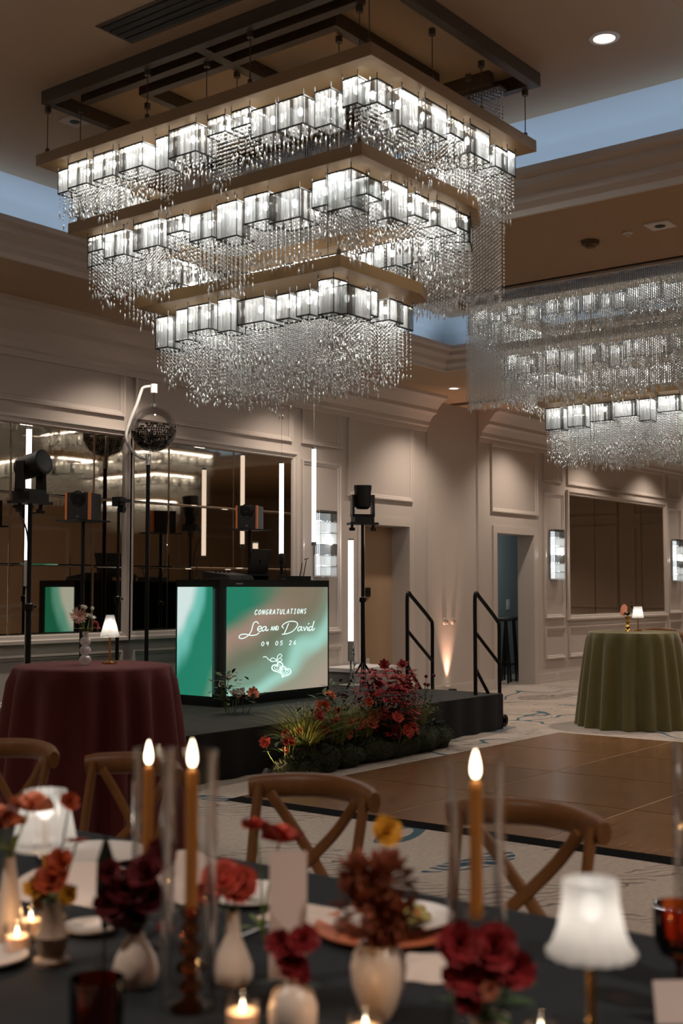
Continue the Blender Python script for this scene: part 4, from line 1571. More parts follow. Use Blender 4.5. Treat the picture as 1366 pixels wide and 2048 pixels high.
def make_chair():
    t = thing('cross_back_chair', '', 'chair')
    # local: sitter faces -x, back at +x
    MB().lathe([(0, .445), (.20, .445), (.215, .452), (.215, .468), (.20, .474), (0, .47)], 28, wob=lambda g, q: 1 + .05 * math.cos(4 * g + PI)).build('seat', 'cane', t, True)
    MB().lathe([(.205, .435), (.232, .437), (.236, .46), (.225, .472), (.205, .47)], 28, wob=lambda g, q: 1 + .05 * math.cos(4 * g + PI)).build('seat_frame', 'wood', t, True)
    for s in (-1, 1):
        MB().tube(smooth_path([(.24, s * .17, .0), (.20, s * .185, .25), (.185, s * .195, .46), (.215, s * .205, .66), (.255, s * .212, .855)], 5), [.017] * 5 * 4 + [.016], 8).build('rear_post', 'wood', t, True)
        MB().tube([(-.19, s * .19, 0), (-.17, s * .17, .45)], [.014, .019], 8).build('leg', 'wood', t, True)
    cr = []
    for k in range(15):
        a = -1 + 2 * k / 14
        cr.append((.25 + .105 * (1 - a * a), a * .252, .842 + .014 * (1 - a * a)))
    MB().tube(cr, [.033] + [.040] * 13 + [.033], 12, flat=.62, up=(0, 0, 1)).build('crest_rail', 'wood', t, True, 60)
    for s in (-1, 1):
        MB().tube(smooth_path([(.262, s * .17, .83), (.275, s * .09, .735), (.262 + s * .006, 0, .64), (.235, -s * .10, .55), (.20, -s * .185, .475)], 5), .020, 8, flat=.5, up=(0, 0, 1)).build('cross_bar', 'wood', t, True)
    MB().lathe([(.0, -.003), (.013, -.003), (.013, .004), (0, .005)], 12).build('cross_rivet', 'black_metal', t).location = (.285, 0, .64)
    for a, b_ in (((.205, -.185, .22), (.205, .185, .22)), ((-.18, -.18, .24), (-.18, .18, .24)), ((-.18, .18, .18), (.21, .185, .18)), ((-.18, -.18, .18), (.21, -.185, .18))):
        MB().tube([a, b_], .010, 8).build('stretcher', 'wood', t, True)
    return t


ch = make_chair()
CH = [(2.80, 1.71, 0, 'brown cross-back chair at the dining table, behind the single candle on the right'),
      (2.80, 2.47, 2, 'brown cross-back chair at the dining table, behind the white menu card'),
      (2.80, 3.32, -2, 'brown cross-back chair at the dining table, behind the two candles'),
      (2.80, 3.99, 3, 'brown cross-back chair at the dining table, at the left edge'),
      (17.6, 7.45, 30, 'brown cross-back chair far behind the olive table, against the wall side'),
      (16.5, 6.35, 150, 'brown cross-back chair behind the olive table at the right edge')]
for i, (x, y, rz, lab) in enumerate(CH):
    o = ch if i == 0 else copy_tree(ch)
    o.location = (x, y, 0)
    o.rotation_euler = (0, 0, R(rz))
    tag(o, lab, 'chair', 'cross-back chairs')

# ------------------------------------------------------------------ stage planting
def PXM(x):
    return 7.52 + (x - 7.62) * .88


def spread(n, r0, h0, h1, lean, wd, loc=(0, 0, 0), zmin=.0):
    mb = MB()
    for k in range(n):
        a = random.uniform(0, 2 * PI)
        rr_ = r0 * math.sqrt(random.random())
        hh = random.uniform(h0, h1)
        ln = random.uniform(.3, 1.) * lean
        bx_, by_ = loc[0] + rr_ * math.cos(a), loc[1] + rr_ * math.sin(a)
        d = Vector((math.cos(a), math.sin(a), 0))
        sd = Vector((-d.y, d.x, 0))
        P = []
        for j in range(6):
            q = j / 5
            c_ = Vector((bx_, by_, loc[2])) + d * (ln * q ** 2) + Vector((0, 0, hh * (q * 1.25 - .42 * q * q * (1 + ln / max(.05, lean) * .45))))
            w_ = wd * (1 - q * .85) * .5
            P += [c_ - sd * w_, c_ + sd * w_]
        mb.add(P, [(2 * j, 2 * j + 1, 2 * j + 3, 2 * j + 2) for j in range(5)])
    return mb


def moss(x, y, r, hgt, label, seed):
    x, r, hgt = PXM(x), r * 1.15, hgt * .72
    rr_ = random.Random(seed)
    ph = [rr_.uniform(0, 6) for _ in range(6)]
    wob = lambda d: 1 + .10 * math.sin(5 * d[0] + ph[0]) * math.sin(4 * d[1] + ph[1]) + .07 * math.sin(11 * d[0] + ph[2]) * math.sin(9 * d[2] + ph[3]) + .05 * math.sin(17 * d[1] + ph[4])
    t_ = thing('moss_mound', label, 'moss', (x, y, 0), 0, 'moss mounds along the stage front')
    MB().ball((0, 0, hgt * .42), r, 26, 16, (1.25, .72, hgt / r * .58), wob).build('mound', 'moss', t_, True, 80)
    fz = MB()
    for k in range(520):
        a, b_ = rr_.uniform(0, 2 * PI), rr_.uniform(-.25, 1.2)
        d = Vector((math.cos(a) * math.cos(b_), math.sin(a) * math.cos(b_), math.sin(b_)))
        c_ = Vector((d.x * r * 1.22, d.y * r * .70, hgt * .42 + d.z * hgt * .56))
        if c_.z < .01:
            continue
        leaf(fz, c_, (d.x + rr_.uniform(-.6, .6), d.y + rr_.uniform(-.6, .6), max(0.05, d.z) + rr_.uniform(-.2, .5)), rr_.uniform(.025, .055), .012, .2)
    o = fz.build('moss_fuzz', 'moss', t_)
    o['kind'] = 'stuff'


MX = [(7.72, 6.30, .17, .20, 'low moss mound at the left end of the stage planting'), (8.02, 6.34, .22, .32, 'moss mound under the ornamental grass'), (8.45, 6.36, .22, .26, 'moss mound under the coral blooms in mid planting'),
      (8.88, 6.38, .23, .30, 'moss mound left of the red-leaved bush'), (9.32, 6.38, .24, .30, 'moss mound under the red-leaved bush'), (9.76, 6.40, .24, .34, 'moss mound right of the red-leaved bush'), (10.12, 6.42, .20, .28, 'moss mound at the right end of the stage planting')]
for i, q in enumerate(MX):
    moss(*q, seed=20 + i)


def grass(x, y, n, h0, h1, lean, label):
    x = PXM(x)
    t_ = thing('ornamental_grass', label, 'grass', (x, y, .10), 0, 'ornamental grasses in the stage planting')
    o = spread(n, .10, h0, h1, lean, .010).build('grass_blades', 'grass_blade', t_)
    o['kind'] = 'stuff'


grass(7.95, 6.40, 420, .34, .60, .50, 'arching ornamental grass at the left of the stage planting')
grass(8.42, 6.42, 320, .36, .62, .34, 'feathery ornamental grass in the middle of the stage planting')
grass(8.85, 6.42, 260, .32, .55, .25, 'green ornamental grass beside the red-leaved bush')
grass(9.85, 6.44, 170, .35, .52, .20, 'green ornamental grass right of the red-leaved bush')


def flower_bush(x, y, zb, n, w_, h0, h1, r, pm, label, lm='leaf', nl=40, face=(-.6, -.6, .5), npet=8):
    x = PXM(x) if y < 7 else x
    a_, s_, l_ = MB(), MB(), MB()
    t_ = thing('flower_clump', label, 'flowers', (x, y, zb), 0, 'flower clumps in the stage planting')
    for k in range(n):
        p = Vector((random.uniform(-w_, w_), random.uniform(-.12, .12), random.uniform(h0, h1)))
        m_ = MB()
        bloom(m_, p, r * random.uniform(.75, 1.2), npet, 2, (face[0] + random.uniform(-.5, .5), face[1] + random.uniform(-.5, .5), face[2] + random.uniform(-.2, .4)), .8, .5)
        m_.build('bloom', pm, t_, True, 60)
        stem(s_, (p.x * .4, p.y * .4, 0), p, .003, .03)
    for k in range(nl):
        a = random.uniform(0, 2 * PI)
        q = random.uniform(.1, h1 * .9)
        leaf(l_, (random.uniform(-w_, w_) * .8, random.uniform(-.1, .1), q), (math.cos(a), math.sin(a), random.uniform(-.1, .9)), random.uniform(.06, .12), .03)
    s_.build('stems', 'stem_green', t_)
    o = l_.build('leaves', lm, t_)
    o['kind'] = 'stuff'


flower_bush(7.62, 6.36, .08, 6, .16, .12, .30, .045, 'petal_coral', 'coral blooms low beside the glowing floor spot', nl=24)
flower_bush(8.12, 6.34, .12, 6, .22, .14, .34, .055, 'petal_red', 'red blooms in front of the arching grass')
flower_bush(8.50, 6.36, .12, 7, .24, .12, .44, .055, 'petal_orange', 'orange blooms in the middle of the stage planting')
flower_bush(8.72, 6.38, .12, 6, .20, .08, .26, .060, 'petal_coral', 'coral blooms low in the middle of the stage planting')
flower_bush(8.60, 6.56, .39, 4, .20, .06, .22, .040, 'petal_peach', 'peach blooms on the stage edge behind the grass', nl=30)
flower_bush(8.92, 6.68, .39, 3, .18, .14, .30, .045, 'petal_dark', 'dark red roses above the stage edge behind the planting', nl=30)
# red-leaved bush
t = thing('red_bush', 'dense red-leaved bush in the stage planting', 'bush', (PXM(9.30), 6.42, .08))
l1, l2, s1 = MB(), MB(), MB()
for k in range(760):
    a = random.uniform(0, 2 * PI)
    zz = random.uniform(.10, .70)
    rad = .32 * math.sqrt(random.random()) * (1.1 - .5 * abs(zz - .35))
    c_ = Vector((rad * math.cos(a) * 1.05, rad * math.sin(a) * .8, zz))
    d = Vector((math.cos(a), math.sin(a), random.uniform(-.4, .7)))
    tgt = l1 if k % 3 else l2
    for j in (-.7, 0, .7):
        dd = Vector((math.cos(a + j), math.sin(a + j), d.z))
        leaf(tgt, c_, dd, random.uniform(.035, .06) * (1.2 if j == 0 else .9), .02, .3)
for k in range(26):
    a = random.uniform(0, 2 * PI)
    stem(s1, (0, 0, 0), (.2 * math.cos(a), .16 * math.sin(a), random.uniform(.3, .62)), .004, .03)
for q, m_, pn in ((l1, 'red_leaf', 'red_leaves'), (l2, 'petal_dark', 'dark_leaves')):
    o = q.build(pn, m_, t)
    o['kind'] = 'stuff'
s1.build('stems', 'leaf_dark', t)
flower_bush(9.42, 6.42, .15, 6, .26, .42, .66, .06, 'petal_red', 'red blooms topping the red-leaved bush', 'red_leaf', 50)
flower_bush(9.22, 6.24, .12, 7, .26, .04, .26, .06, 'petal_coral', 'coral red blooms low in front of the red-leaved bush', 'leaf_dark', 40)
t = thing('flower_clump', 'small dark red button flowers on tall thin stems right of the bush', 'flowers', (PXM(9.9), 6.46, .1), 0, 'flower clumps in the stage planting')
s1 = MB()
for k in range(11):
    p = Vector((random.uniform(-.2, .28), random.uniform(-.1, .1), random.uniform(.42, .62)))
    MB().ball(p, .018, 8, 6, (1, 1, .9)).build('button_flower', 'petal_dark', t, True)
    stem(s1, (p.x * .3, p.y * .3, 0), p, .0025, .03)
s1.build('stems', 'leaf', t)
# dark green filler foliage
for x, w_, lab in ((8.25, .30, 'dark green foliage behind the orange blooms'), (9.0, .28, 'dark green foliage left of the red-leaved bush'), (9.95, .30, 'dark green foliage at the right end of the planting')):
    t = thing('foliage_clump', lab, 'foliage', (PXM(x), 6.46, .05), 0, 'foliage clumps in the stage planting')
    l_ = MB()
    for k in range(240):
        a = random.uniform(0, 2 * PI)
        leaf(l_, (random.uniform(-w_, w_), random.uniform(-.1, .1), random.uniform(.08, .46)), (math.cos(a), math.sin(a), random.uniform(.0, 1.2)), random.uniform(.05, .11), .022)
    o = l_.build('leaves', 'leaf_dark', t)
    o['kind'] = 'stuff'
# grey-green spikes rising behind
t = thing('foliage_spike', 'tall grey-green delphinium spike behind the planting, right of the screen', 'plant', (9.75, 7.35, STZ))
s1 = MB()
stem(s1, (0, 0, 0), (0, 0, .55), .004, .02)
for k in range(60):
    a = random.uniform(0, 2 * PI)
    leaf(s1, (0, 0, .08 + .45 * k / 60), (math.cos(a), math.sin(a), .7), .06, .016)
s1.build('spike', 'hall', t)
# arrangement at the booth corner
flower_bush(8.10, 7.50, STZ, 7, .17, .16, .40, .036, 'petal_white', 'white airy blooms at the booth corner on the stage', nl=60, npet=6)
flower_bush(8.20, 7.42, STZ, 3, .12, .10, .18, .060, 'petal_peach', 'peach roses low at the booth corner on the stage', 'leaf_dark', 40)


def floor_spot(x, y, aim, label, pw):
    t_ = thing('floor_spot', label, 'spotlight', (x, y, 0), math.atan2(aim[1], aim[0]), 'floor spots in the planting')
    MB().lathe([(0, 0), (.045, 0), (.045, .012), (.01, .014)], 16).build('base', 'black', t_, True)
    c_ = MB().lathe([(.03, -.05), (.042, -.03), (.045, .03), (.04, .032)], 16).build('can', 'black', t_, True)
    c_.location = (0, 0, .055)
    c_.rotation_euler = (0, R(60), 0)
    g_ = MB().lathe([(0, .028), (.04, .029)], 16).build('lens', 'spot_glow', c_)
    lamp('SPOT', 'floor_spot_beam', (x + aim[0] * .06, y + aim[1] * .06, .09), pw, (1., .70, .42), .03, (0, R(-62 - 180 + 120), math.atan2(aim[1], aim[0]) + PI) if False else Vector((aim[0], aim[1], .55)).to_track_quat('-Z', 'Y').to_euler(), angle=75, blend=.8)


floor_spot(7.20, 6.28, (.97, .25), 'glowing floor spot at the left end of the stage planting', 11)
floor_spot(8.18, 6.555, (.4, -.5), 'unseen floor spot added between stage and moss to light the mid planting from behind', 5)  # this spot and the next are added out of sight to rim-light the grass
floor_spot(8.78, 6.555, (.4, -.5), 'unseen floor spot added between stage and red-leaved bush to light it from behind', 5)

# ------------------------------------------------------------------ dining table in front
TX0, TX1, TY0, TY1, TZ = 1.10, 2.51, -.9, 4.7, .76
t = thing('dining_table', 'long dining table under the dark blue-black cloth', 'table', ((TX0 + TX1) / 2, (TY0 + TY1) / 2, 0))
hx, hy = (TX1 - TX0) / 2 - .02, (TY1 - TY0) / 2 - .02
MB().box(-hx, hx, -hy, hy, TZ - .035, TZ - .006).build('tabletop', 'wood', t)
for sx in (-1, 1):
    for sy in (-1, 1):
        MB().tube([(sx * (hx - .1), sy * (hy - .15), 0), (sx * (hx - .1), sy * (hy - .15), TZ - .035)], .025, 10).build('leg', 'black_metal', t, True)
mb = MB()
loopP = []
per = [((TX0, TY0), (TX1, TY0)), ((TX1, TY0), (TX1, TY1)), ((TX1, TY1), (TX0, TY1)), ((TX0, TY1), (TX0, TY0))]
for a, b_ in per:
    a, b_ = Vector(a), Vector(b_)
    n = max(6, int((b_ - a).length / .04))
    d = (b_ - a).normalized()
    nn = Vector((d.y, -d.x))
    for k in range(n):
        loopP.append((a.lerp(b_, k / n), nn))
n = len(loopP)
rows = [(-.02, TZ), (-.004, TZ - .001), (0, TZ - .006)] + [(None, q) for q in (.03, .1, .2, .35, .5, .62)]
for (o_, z_) in rows:
    for k, (p, nn) in enumerate(loopP):
        if o_ is not None:
            q = p + nn * o_
            mb.v.append((q.x, q.y, z_))
        else:
            q = p + nn * (.004 + .03 * z_ / .6 + .022 * (z_ / .6) * math.sin(k * .55 + .8 * math.sin(k * .13)))
            mb.v.append((q.x, q.y, TZ - .006 - z_))
for i in range(len(rows) - 1):
    for k in range(n):
        k2 = (k + 1) % n
        mb.f.append((i * n + k2, i * n + k, (i + 1) * n + k, (i + 1) * n + k2))
mb.f.append(tuple(range(n)))
cl_ = mb.build('tablecloth', 'navy', None, True, 60)
tag(cl_, 'dark blue-black cloth over the long dining table', 'tablecloth')


def plate(name, x, y, r, label, m='plate', z=TZ, rim=.012, cat='plate'):
    o = MB().lathe([(0, .004), (r * .6, .004), (r * .68, .007), (r, rim + .004), (r * 1.0, rim), (r * .68, .001), (r * .55, 0), (0, 0)], 44).build(name, m, None, True, 50)
    o.location = (x, y, z + .0005)
    return tag(o, label, cat)


plate('charger_plate', 2.17, 1.55, .155, 'terracotta charger under the food plate on the dining table', 'charger')
plate('dinner_plate', 2.21, 1.55, .125, 'white dinner plate of food on the terracotta charger', z=TZ + .017)
f = thing('salad', 'yellow-green salad with brown croutons on the dinner plate', 'food', (2.21, 1.55, TZ + .0225))
for k in range(16):
    a = random.uniform(0, 2 * PI)
    rr_ = .065 * math.sqrt(random.random())
    MB().ball((rr_ * math.cos(a), rr_ * math.sin(a), .010), random.uniform(.014, .024), 9, 6, (1, 1, .6)).build('salad_leaf', 'food_green' if k % 3 else 'food_brown', f, True)
MB().ball((.02, .06, .032), .026, 10, 7, (1.2, .9, .8)).build('bread_piece', 'food_brown', f, True)
plate('dinner_plate', 2.21, 1.98, .115, 'white plate behind the coral flower on the dining table')
plate('dinner_plate', 2.28, 2.62, .15, 'white plate at the setting behind the two candles')
plate('side_plate', 1.79, 2.06, .062, 'small white plate right of the beige footed vase')
plate('side_plate', 1.52, 2.05, .075, 'small white plate at the left edge beside the votive')


def napkin(x, y, sx_, sy_, hgt, rz, label, seed):
    rr_ = random.Random(seed)
    n_ = 14
    V, F = [], []
    for i in range(n_ + 1):
        for j in range(n_ + 1):
            a, b_ = i / n_ * 2 - 1, j / n_ * 2 - 1
            e = (1 - a * a) ** .5 * (1 - b_ * b_) ** .5 if abs(a) < 1 and abs(b_) < 1 else 0
            V.append((a * sx_ / 2 * (1 + .06 * math.sin(5 * b_ + seed)), b_ * sy_ / 2 * (1 + .06 * math.sin(4 * a + seed)), .002 + hgt * e * (.7 + .3 * math.sin(3.2 * a + 2 * b_ + seed)) + (.003 if e else 0)))
    for i in range(n_):
        for j in range(n_):
            a = i * (n_ + 1) + j
            F.append((a, a + n_ + 1, a + n_ + 2, a + 1))
    o = MB().add(V, F).build('napkin', 'napkin', None, True, 80)
    o.location = (x, y, TZ + .0005)
    o.rotation_euler = (0, 0, rz)
    return tag(o, label, 'napkin')


napkin(2.02, 2.38, .30, .30, .055, .3, 'big folded pale napkin under the left crystal lamp', 1)
napkin(2.02, 1.33, .17, .13, .022, .5, 'folded pale napkin in front of the food plate', 2)
napkin(2.16, 1.76, .13, .20, .02, .2, 'pale napkin left of the terracotta charger', 5)
napkin(2.17, 2.16, .22, .18, .09, .1, 'pale folded napkin standing behind the two candles', 7)

pleat_lamp(1.775, 2.202, TZ, .29, .071, .046, .124, 'crystal pleated lamp glowing on the dining table at the left', .32, base=.05)
pleat_lamp(1.647, .811, TZ, .316, .063, .040, .107, 'white bell-shaped lamp with scalloped rim at the right of the dining table', .2, True, scallop=16)


def flame_obj(t_, z, s=1.0):
    MB().lathe([(.0, 0), (.006 * s, .003 * s), (.009 * s, .012 * s), (.0088 * s, .024 * s), (.006 * s, .038 * s), (.0025 * s, .050 * s), (0, .056 * s)], 12, (0, 0, z)).build('flame', 'flame', t_, True)


def hurricane(x, y, cz0, cz1, gr, gz, gx, gy, label, glabel, holder, hlabel, hm, lean=0):
    h_ = thing('candle_holder', hlabel, 'candle holder', (x, y, TZ))
    hh = cz0 - TZ
    if holder == 'balls':
        pr_ = [(0, 0), (.042, 0), (.043, .006), (.018, .014), (.012, .022)]
        nb_ = 4
        for k in range(nb_):
            zc = .022 + (hh - .045) * (k + .5) / nb_
            rr_ = (hh - .045) / nb_ / 2
            R0 = (.024, .030, .024, .018)[k]
            pr_ += [(.010, zc - rr_ + .001), (R0 * .8, zc - rr_ * .5), (R0, zc), (R0 * .8, zc + rr_ * .5), (.010, zc + rr_ - .001)]
        pr_ += [(.017, hh - .018), (.018, hh), (.0122, hh), (.0122, hh - .014), (0, hh - .016)]
    else:
        pr_ = [(0, 0), (.035, 0), (.036, .006), (.012, .014), (.009, .03), (.009, hh * .5), (.016, hh * .55), (.009, hh * .6), (.011, hh - .03), (.018, hh - .02), (.018, hh), (.0122, hh), (.0122, hh - .014), (0, hh - .016)]
    MB().lathe(pr_, 24).build('stem_glass', hm, h_, True, 60)
    c_ = thing('taper_candle', label, 'candle', (x, y, cz0 - .0125), 0, 'gold taper candles')
    L_ = cz1 - cz0 + .0125
    MB().lathe([(0, 0), (.0115, 0), (.011, L_ - .012), (.009, L_ - .003), (.004, L_), (0, L_ - .001)], 18).build('wax', 'wax_gold', c_, True, 50)
    MB().tube([(0, 0, L_ - .002), (0, .001, L_ + .007)], .0012, 5).build('wick', 'wick', c_)
    flame_obj(c_, L_ + .003, .9)
    lamp('POINT', 'candle_light', (x, y, cz1 + .03), .6, FLAME, .008)
    g_ = thing('glass_hurricane', glabel, 'glass cylinder', (gx, gy, TZ + .0005), 0, 'clear glass hurricane cylinders')
    H_ = gz - TZ
    MB().lathe([(gr - .003, .002), (gr - .003, H_ - .001), (gr - .0015, H_), (gr, H_ - .001), (gr, .001), (gr - .003, .001)], 48).build('cylinder', 'clear_glass', g_, True, 50)


hurricane(1.58, 1.554, .936, 1.178, .050, 1.21, 1.578, 1.558, 'gold taper candle in the amber ball holder', 'glass cylinder around the amber ball candle holder', 'balls', 'amber glass ball-stem candle holder on the dining table', 'amber_glass')
hurricane(1.776, 1.873, .92, 1.133, .046, 1.168, 1.79, 1.87, 'gold taper candle further left, over the dark red flowers', 'glass cylinder behind the dark red flowers', 'stem', 'clear glass candle holder behind the dark red flowers', 'clear_glass')
hurricane(1.804, 1.10, .955, 1.173, .050, 1.205, 1.804, 1.10, 'gold taper candle alone on the right, before the empty chair', 'glass cylinder around the lone candle on the right', 'stem', 'pinkish clear candle holder under the lone candle on the right', 'clear_glass')
g_ = thing('glass_hurricane', 'tall frosty glass cylinder cut off by the right picture edge', 'glass cylinder', (2.23, .873, TZ + .0005), 0, 'clear glass hurricane cylinders')
MB().lathe([(.047, .002), (.047, .45), (.0485, .451), (.05, .45), (.05, .001), (.047, .001)], 40).build('cylinder', 'clear_glass', g_, True, 50)


def votive(x, y, label, r=.027, hgt=.058, pw=.13):
    t_ = thing('votive_candle', label, 'votive', (x, y, TZ + .0005), 0, 'glass votive candles')
    MB().lathe([(0, .0), (r * .92, 0), (r, .006), (r * 1.06, hgt), (r, hgt), (r * .93, .01), (0, .009)], 28).build('cup', 'clear_glass', t_, True, 50)
    MB().lathe([(0, .0095), (r * .90, .0095), (r * .92, hgt * .6), (r * .5, hgt * .58), (0, hgt * .56)], 24).build('wax', 'wax_glow', t_, True, 50)
    flame_obj(t_, hgt * .58, .38)
    lamp('POINT', 'votive_light', (x, y, TZ + hgt * .58 + .022), pw, FLAME, .006)


votive(1.594, 2.06, 'votive candle at the left edge beside the beige vase')
votive(1.687, 2.135, 'votive candle glowing behind the beige footed vase')
votive(1.547, 1.40, 'votive candle between the amber holder and the round bud vase', .029)
votive(1.608, 1.19, 'votive candle below the oval white vase', .029)
votive(1.762, .957, 'votive candle at the bottom edge under the white bell lamp', .029)


def vase(x, y, prof, label, m='white_ceramic', wob=None):
    o = MB().lathe(prof, 32, wob=wob).build('vase', m, None, True, 50)
    o.location = (x, y, TZ + .0005)
    return tag(o, label, 'vase', 'small ceramic vases on the dining table')


def inner(p):
    r, z = p[-1]
    return p + [(r - .004, z - .001), (r - .005, z - .02), (0, z - .022)]


vase(1.592, 1.948, inner([(0, 0), (.034, 0), (.035, .010), (.024, .016), (.026, .022), (.031, .048), (.034, .056), (.026, .066), (.023, .09), (.022, .115), (.026, .126)]), 'beige footed stoneware vase at the left', 'beige_ceramic')
vase(1.603, 1.72, inner([(0, 0), (.030, 0), (.040, .012), (.043, .030), (.038, .052), (.026, .074), (.016, .088), (.015, .096)]), 'white teardrop vase with the dark red flowers', wob=lambda g, q: 1 + .008 * math.cos(14 * g))
vase(1.721, 1.583, inner([(0, 0), (.030, 0), (.038, .012), (.038, .032), (.028, .058), (.016, .085), (.0125, .11), (.013, .134)]), 'slim white bottle vase with the coral flower')
vase(1.591, 1.327, inner([(0, 0), (.034, 0), (.040, .010), (.041, .045), (.034, .070), (.018, .082), (.013, .086), (.013, .092)]), 'round white bud vase below the menu card')
vase(1.742, 1.261, inner([(0, 0), (.022, 0), (.034, .020), (.046, .055), (.049, .085), (.044, .108), (.033, .122), (.034, .126)]), 'oval white vase with the brown bouquet')
vase(1.685, 1.007, inner([(0, 0), (.024, 0), (.028, .01), (.025, .035), (.026, .06), (.032, .072)]), 'white fluted cup vase at the bottom edge with magenta flowers', wob=lambda g, q: 1 + .03 * math.cos(12 * g))
vase(1.634, 2.14, inner([(0, 0), (.030, 0), (.032, .01), (.026, .06), (.018, .12), (.012, .165), (.011, .175)]), 'tall tapered white vase with tulips at the left edge')
# amber tumbler and goblet
t = thing('tumbler', 'dark amber glass tumbler at the bottom left', 'glass', (1.331, 1.517, TZ + .0005))
MB().lathe([(0, .0), (.039, .0), (.042, .008), (.044, .120), (.041, .120), (.038, .014), (0, .012)], 32).build('cup', 'amber_dark', t, True, 50)
t = thing('goblet', 'amber goblet with dark stem at the right picture edge', 'glass', (2.09, .86, TZ + .0005))
MB().lathe([(0, 0), (.036, 0), (.036, .003), (.008, .008), (.005, .02), (.005, .075), (.010, .088)], 28).build('stem', 'amber_dark', t, True, 50)
MB().lathe([(.010, .088), (.034, .100), (.043, .125), (.044, .185), (.042, .185), (.041, .127), (.03, .105), (0, .095)], 28).build('bowl', 'amber_glass', t, True, 50)
# menu card
t = thing('menu_card', 'tall white menu card leaning among the small vases', 'card', (1.81, 1.523, TZ), R(-52))
MB().cbox((0, .0, .118), (.072, .0016, .236), Matrix.Rotation(R(-7), 3, 'X')).build('card_sheet', 'card', t)
t = thing('place_card', 'small white card leaning on the goblet at the right edge', 'card', (2.03, .85, TZ), R(-50))
MB().cbox((0, 0, .034), (.06, .0016, .07), Matrix.Rotation(R(-16), 3, 'X')).build('card_sheet', 'card', t)
# cutlery
for x, y, rz, lab in ((2.10, 1.30, .1, 'silver knife beside the folded napkin'), (2.03, 1.78, .1, 'silver fork left of the terracotta charger')):
    t = thing('cutlery', lab, 'cutlery', (x, y, TZ + .0005), rz)
    MB().tube([(-.10, 0, .003), (-.02, 0, .003)], .004, 6, flat=1.3).build('handle', 'steel', t, True)
    MB().box(-.02, .09, -.008, .008, .001, .0035).build('blade', 'steel', t)

# flowers in the foreground vases
TOC = (-.79, -.61, .25)   # towards the room's near side


def bouquet(x, y, z0, items, label, leaves=6, lm='leaf', lsz=(.05, .022), neck=.0):
    """items: (part, material, [(dx,dy,z,r,kind)])"""
    t_ = thing('bouquet', label, 'flowers', (x, y, z0), 0, 'flowers in the dining table vases')
    s_ = MB()
    for pn, pm, bl in items:
        for (dx, dy, z, r, kind) in bl:
            m_ = MB()
            fc = (TOC[0] + random.uniform(-.4, .4), TOC[1] + random.uniform(-.4, .4), .5 + random.uniform(-.2, .4))
            if kind == 'tulip':
                bloom(m_, (dx, dy, z - r * .6), r * 1.3, 3, 2, (dx * 2, dy * 2, 1), .95, 1.3, .3)
            elif kind == 'fluff':
                for k in range(300):
                    a, b_ = random.uniform(0, 2 * PI), random.uniform(-.6, 1.4)
                    d = Vector((math.cos(a) * math.cos(b_), math.sin(a) * math.cos(b_), math.sin(b_)))
                    q = random.uniform(.2, .7)
                    petal(m_, Vector((dx, dy, z)) + d * r * q, d, d.orthogonal(), r * random.uniform(.2, .4), .007, .5, .5)
            elif kind == 'flat':
                bloom(m_, (dx, dy, z), r, 14, 2, (.1, .1, 1), .7, .15, .5)
            else:
                bloom(m_, (dx, dy, z), r, 8, 4, fc, .95, .6, .7)
            m_.build(pn, pm, t_, True, 60)
            stem(s_, (0, 0, neck), (dx, dy, z - r * .1), .0022, .008)
    for k in range(leaves):
        a = random.uniform(0, 2 * PI)
        leaf(s_, (0, 0, .01 + random.uniform(0, .04)), (math.cos(a), math.sin(a), random.uniform(.1, 1.)), lsz[0] * random.uniform(.7, 1.3), lsz[1])
    s_.build('stems', lm, t_, True, 60)
    return t_


def off(dpx, z, d=0.):
    """sideways metres along the camera-facing row, plus depth"""
    return (.6101 * dpx + .7923 * d, -.7923 * dpx + .6101 * d, z)


def B(dx, z, r, kind='', d=0.):
    a = off(dx, z, d)
    return (a[0], a[1], a[2], r, kind)


bouquet(1.592, 1.948, TZ + .105, [('orange_bloom', 'petal_orange', [B(.0, .055, .036), B(.012, .085, .03, '', .02)]), ('yellow_bloom', 'petal_yellow', [B(-.035, .04, .024), B(.03, .028, .022), B(-.02, .02, .02)])], 'orange and yellow flowers in the beige footed vase')
bouquet(1.603, 1.72, TZ + .075, [('dark_red_bloom', 'petal_dark', [B(-.02, .10, .042), B(.02, .13, .04), B(-.045, .075, .034), B(.03, .085, .034), B(.0, .05, .03), B(.045, .16, .034, '', .02), B(-.05, .13, .026)]), ('crimson_bloom', 'petal_red', [B(-.03, .045, .022), B(.055, .03, .016)])], 'dark red flowers in the white teardrop vase', 8, 'leaf_dark')
t = thing('leaf_spray', 'single tall dark leaf standing left of the dark red flowers', 'leaf', (1.575, 1.775, TZ + .0005))
m_ = MB()
for k in range(2):
    petal(m_, (0, 0, .10), (.02, .02, 1), (-.79, -.61, .05), .17, .035, .05 if k else -.02, .15)
m_.tube([(0, 0, 0), (0, 0, .11)], .0025, 6)
m_.build('leaf_blade', 'leaf_dark', t, True, 70)
bouquet(1.721, 1.583, TZ + .115, [('coral_bloom', 'petal_coral', [B(-.018, .070, .046), B(.012, .066, .040), B(-.045, .055, .026)])], 'coral ranunculus in the slim bottle vase', 4)
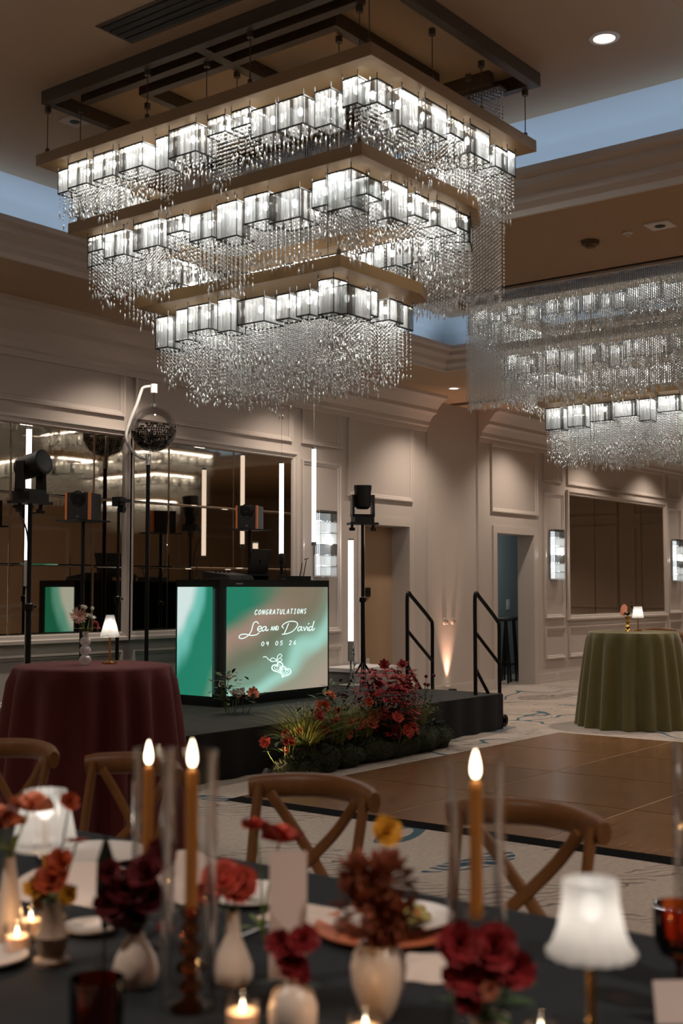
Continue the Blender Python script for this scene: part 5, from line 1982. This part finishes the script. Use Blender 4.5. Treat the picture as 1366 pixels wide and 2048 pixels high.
bouquet(1.591, 1.327, TZ + .072, [('red_bloom', 'petal_red', [B(-.02, .075, .026), B(.016, .08, .028), B(.0, .04, .026), B(-.012, .05, .022), B(.012, .022, .018)])], 'small red flowers in the round bud vase before the menu card', 3, 'leaf_dark')
bouquet(1.742, 1.261, TZ + .10, [('brown_bloom', 'petal_brown', [B(-.02, .08, .075, 'fluff'), B(.03, .06, .06, 'fluff'), B(.015, .13, .06, 'fluff'), B(-.035, .14, .045, 'fluff')]), ('rust_bloom', 'petal_brown', [B(.02, .05, .04), B(-.015, .10, .04)])], 'rusty brown dried bouquet in the oval white vase', 6, 'petal_brown')
t = bouquet(1.86, 1.33, TZ + .0005, [('yellow_bloom', 'petal_yellow', [B(0, .285, .032)])], 'single yellow flower on a thin stem right of the brown bouquet', 0)
bouquet(1.685, 1.007, TZ + .058, [('magenta_bloom', 'petal_red', [B(-.045, .12, .038), B(.01, .115, .04), B(.04, .085, .034), B(-.04, .075, .034), B(-.005, .07, .036), B(-.035, .035, .026)]), ('pink_bloom', 'petal_peach', [B(-.002, .065, .016, '', -.04)])], 'magenta red flowers in the fluted cup vase', 12, 'leaf', (.075, .02))
t = bouquet(1.634, 2.14, TZ + .16, [('tulip_bloom', 'petal_peach', [B(-.03, .105, .032, 'tulip'), B(.0, .095, .026, 'tulip'), B(.045, .13, .034, 'tulip')]), ('orange_tulip', 'petal_coral', [B(-.045, .085, .03, 'tulip')])], 'peach tulips in the tall tapered vase at the left edge', 4, 'stem_green', (.08, .014))
bouquet(1.70, 2.09, TZ + .0005, [('orange_bloom', 'petal_orange', [B(.055, .20, .032, 'flat'), B(.04, .285, .022)])], 'orange bloom on a stem in front of the left crystal lamp', 0)
bouquet(1.96, 1.72, TZ + .0005, [('coral_bud', 'petal_coral', [B(-.015, .245, .022, 'tulip'), B(.04, .225, .034, 'tulip')])], 'two coral buds on bent stems behind the menu card', 2, 'stem_green', (.07, .015))
bouquet(2.20, .84, TZ + .12, [('crimson_bloom', 'petal_red', [B(.02, .14, .03)])], 'crimson bloom and pale leaf over the goblet at the right edge', 3, 'stem_green', (.12, .02))
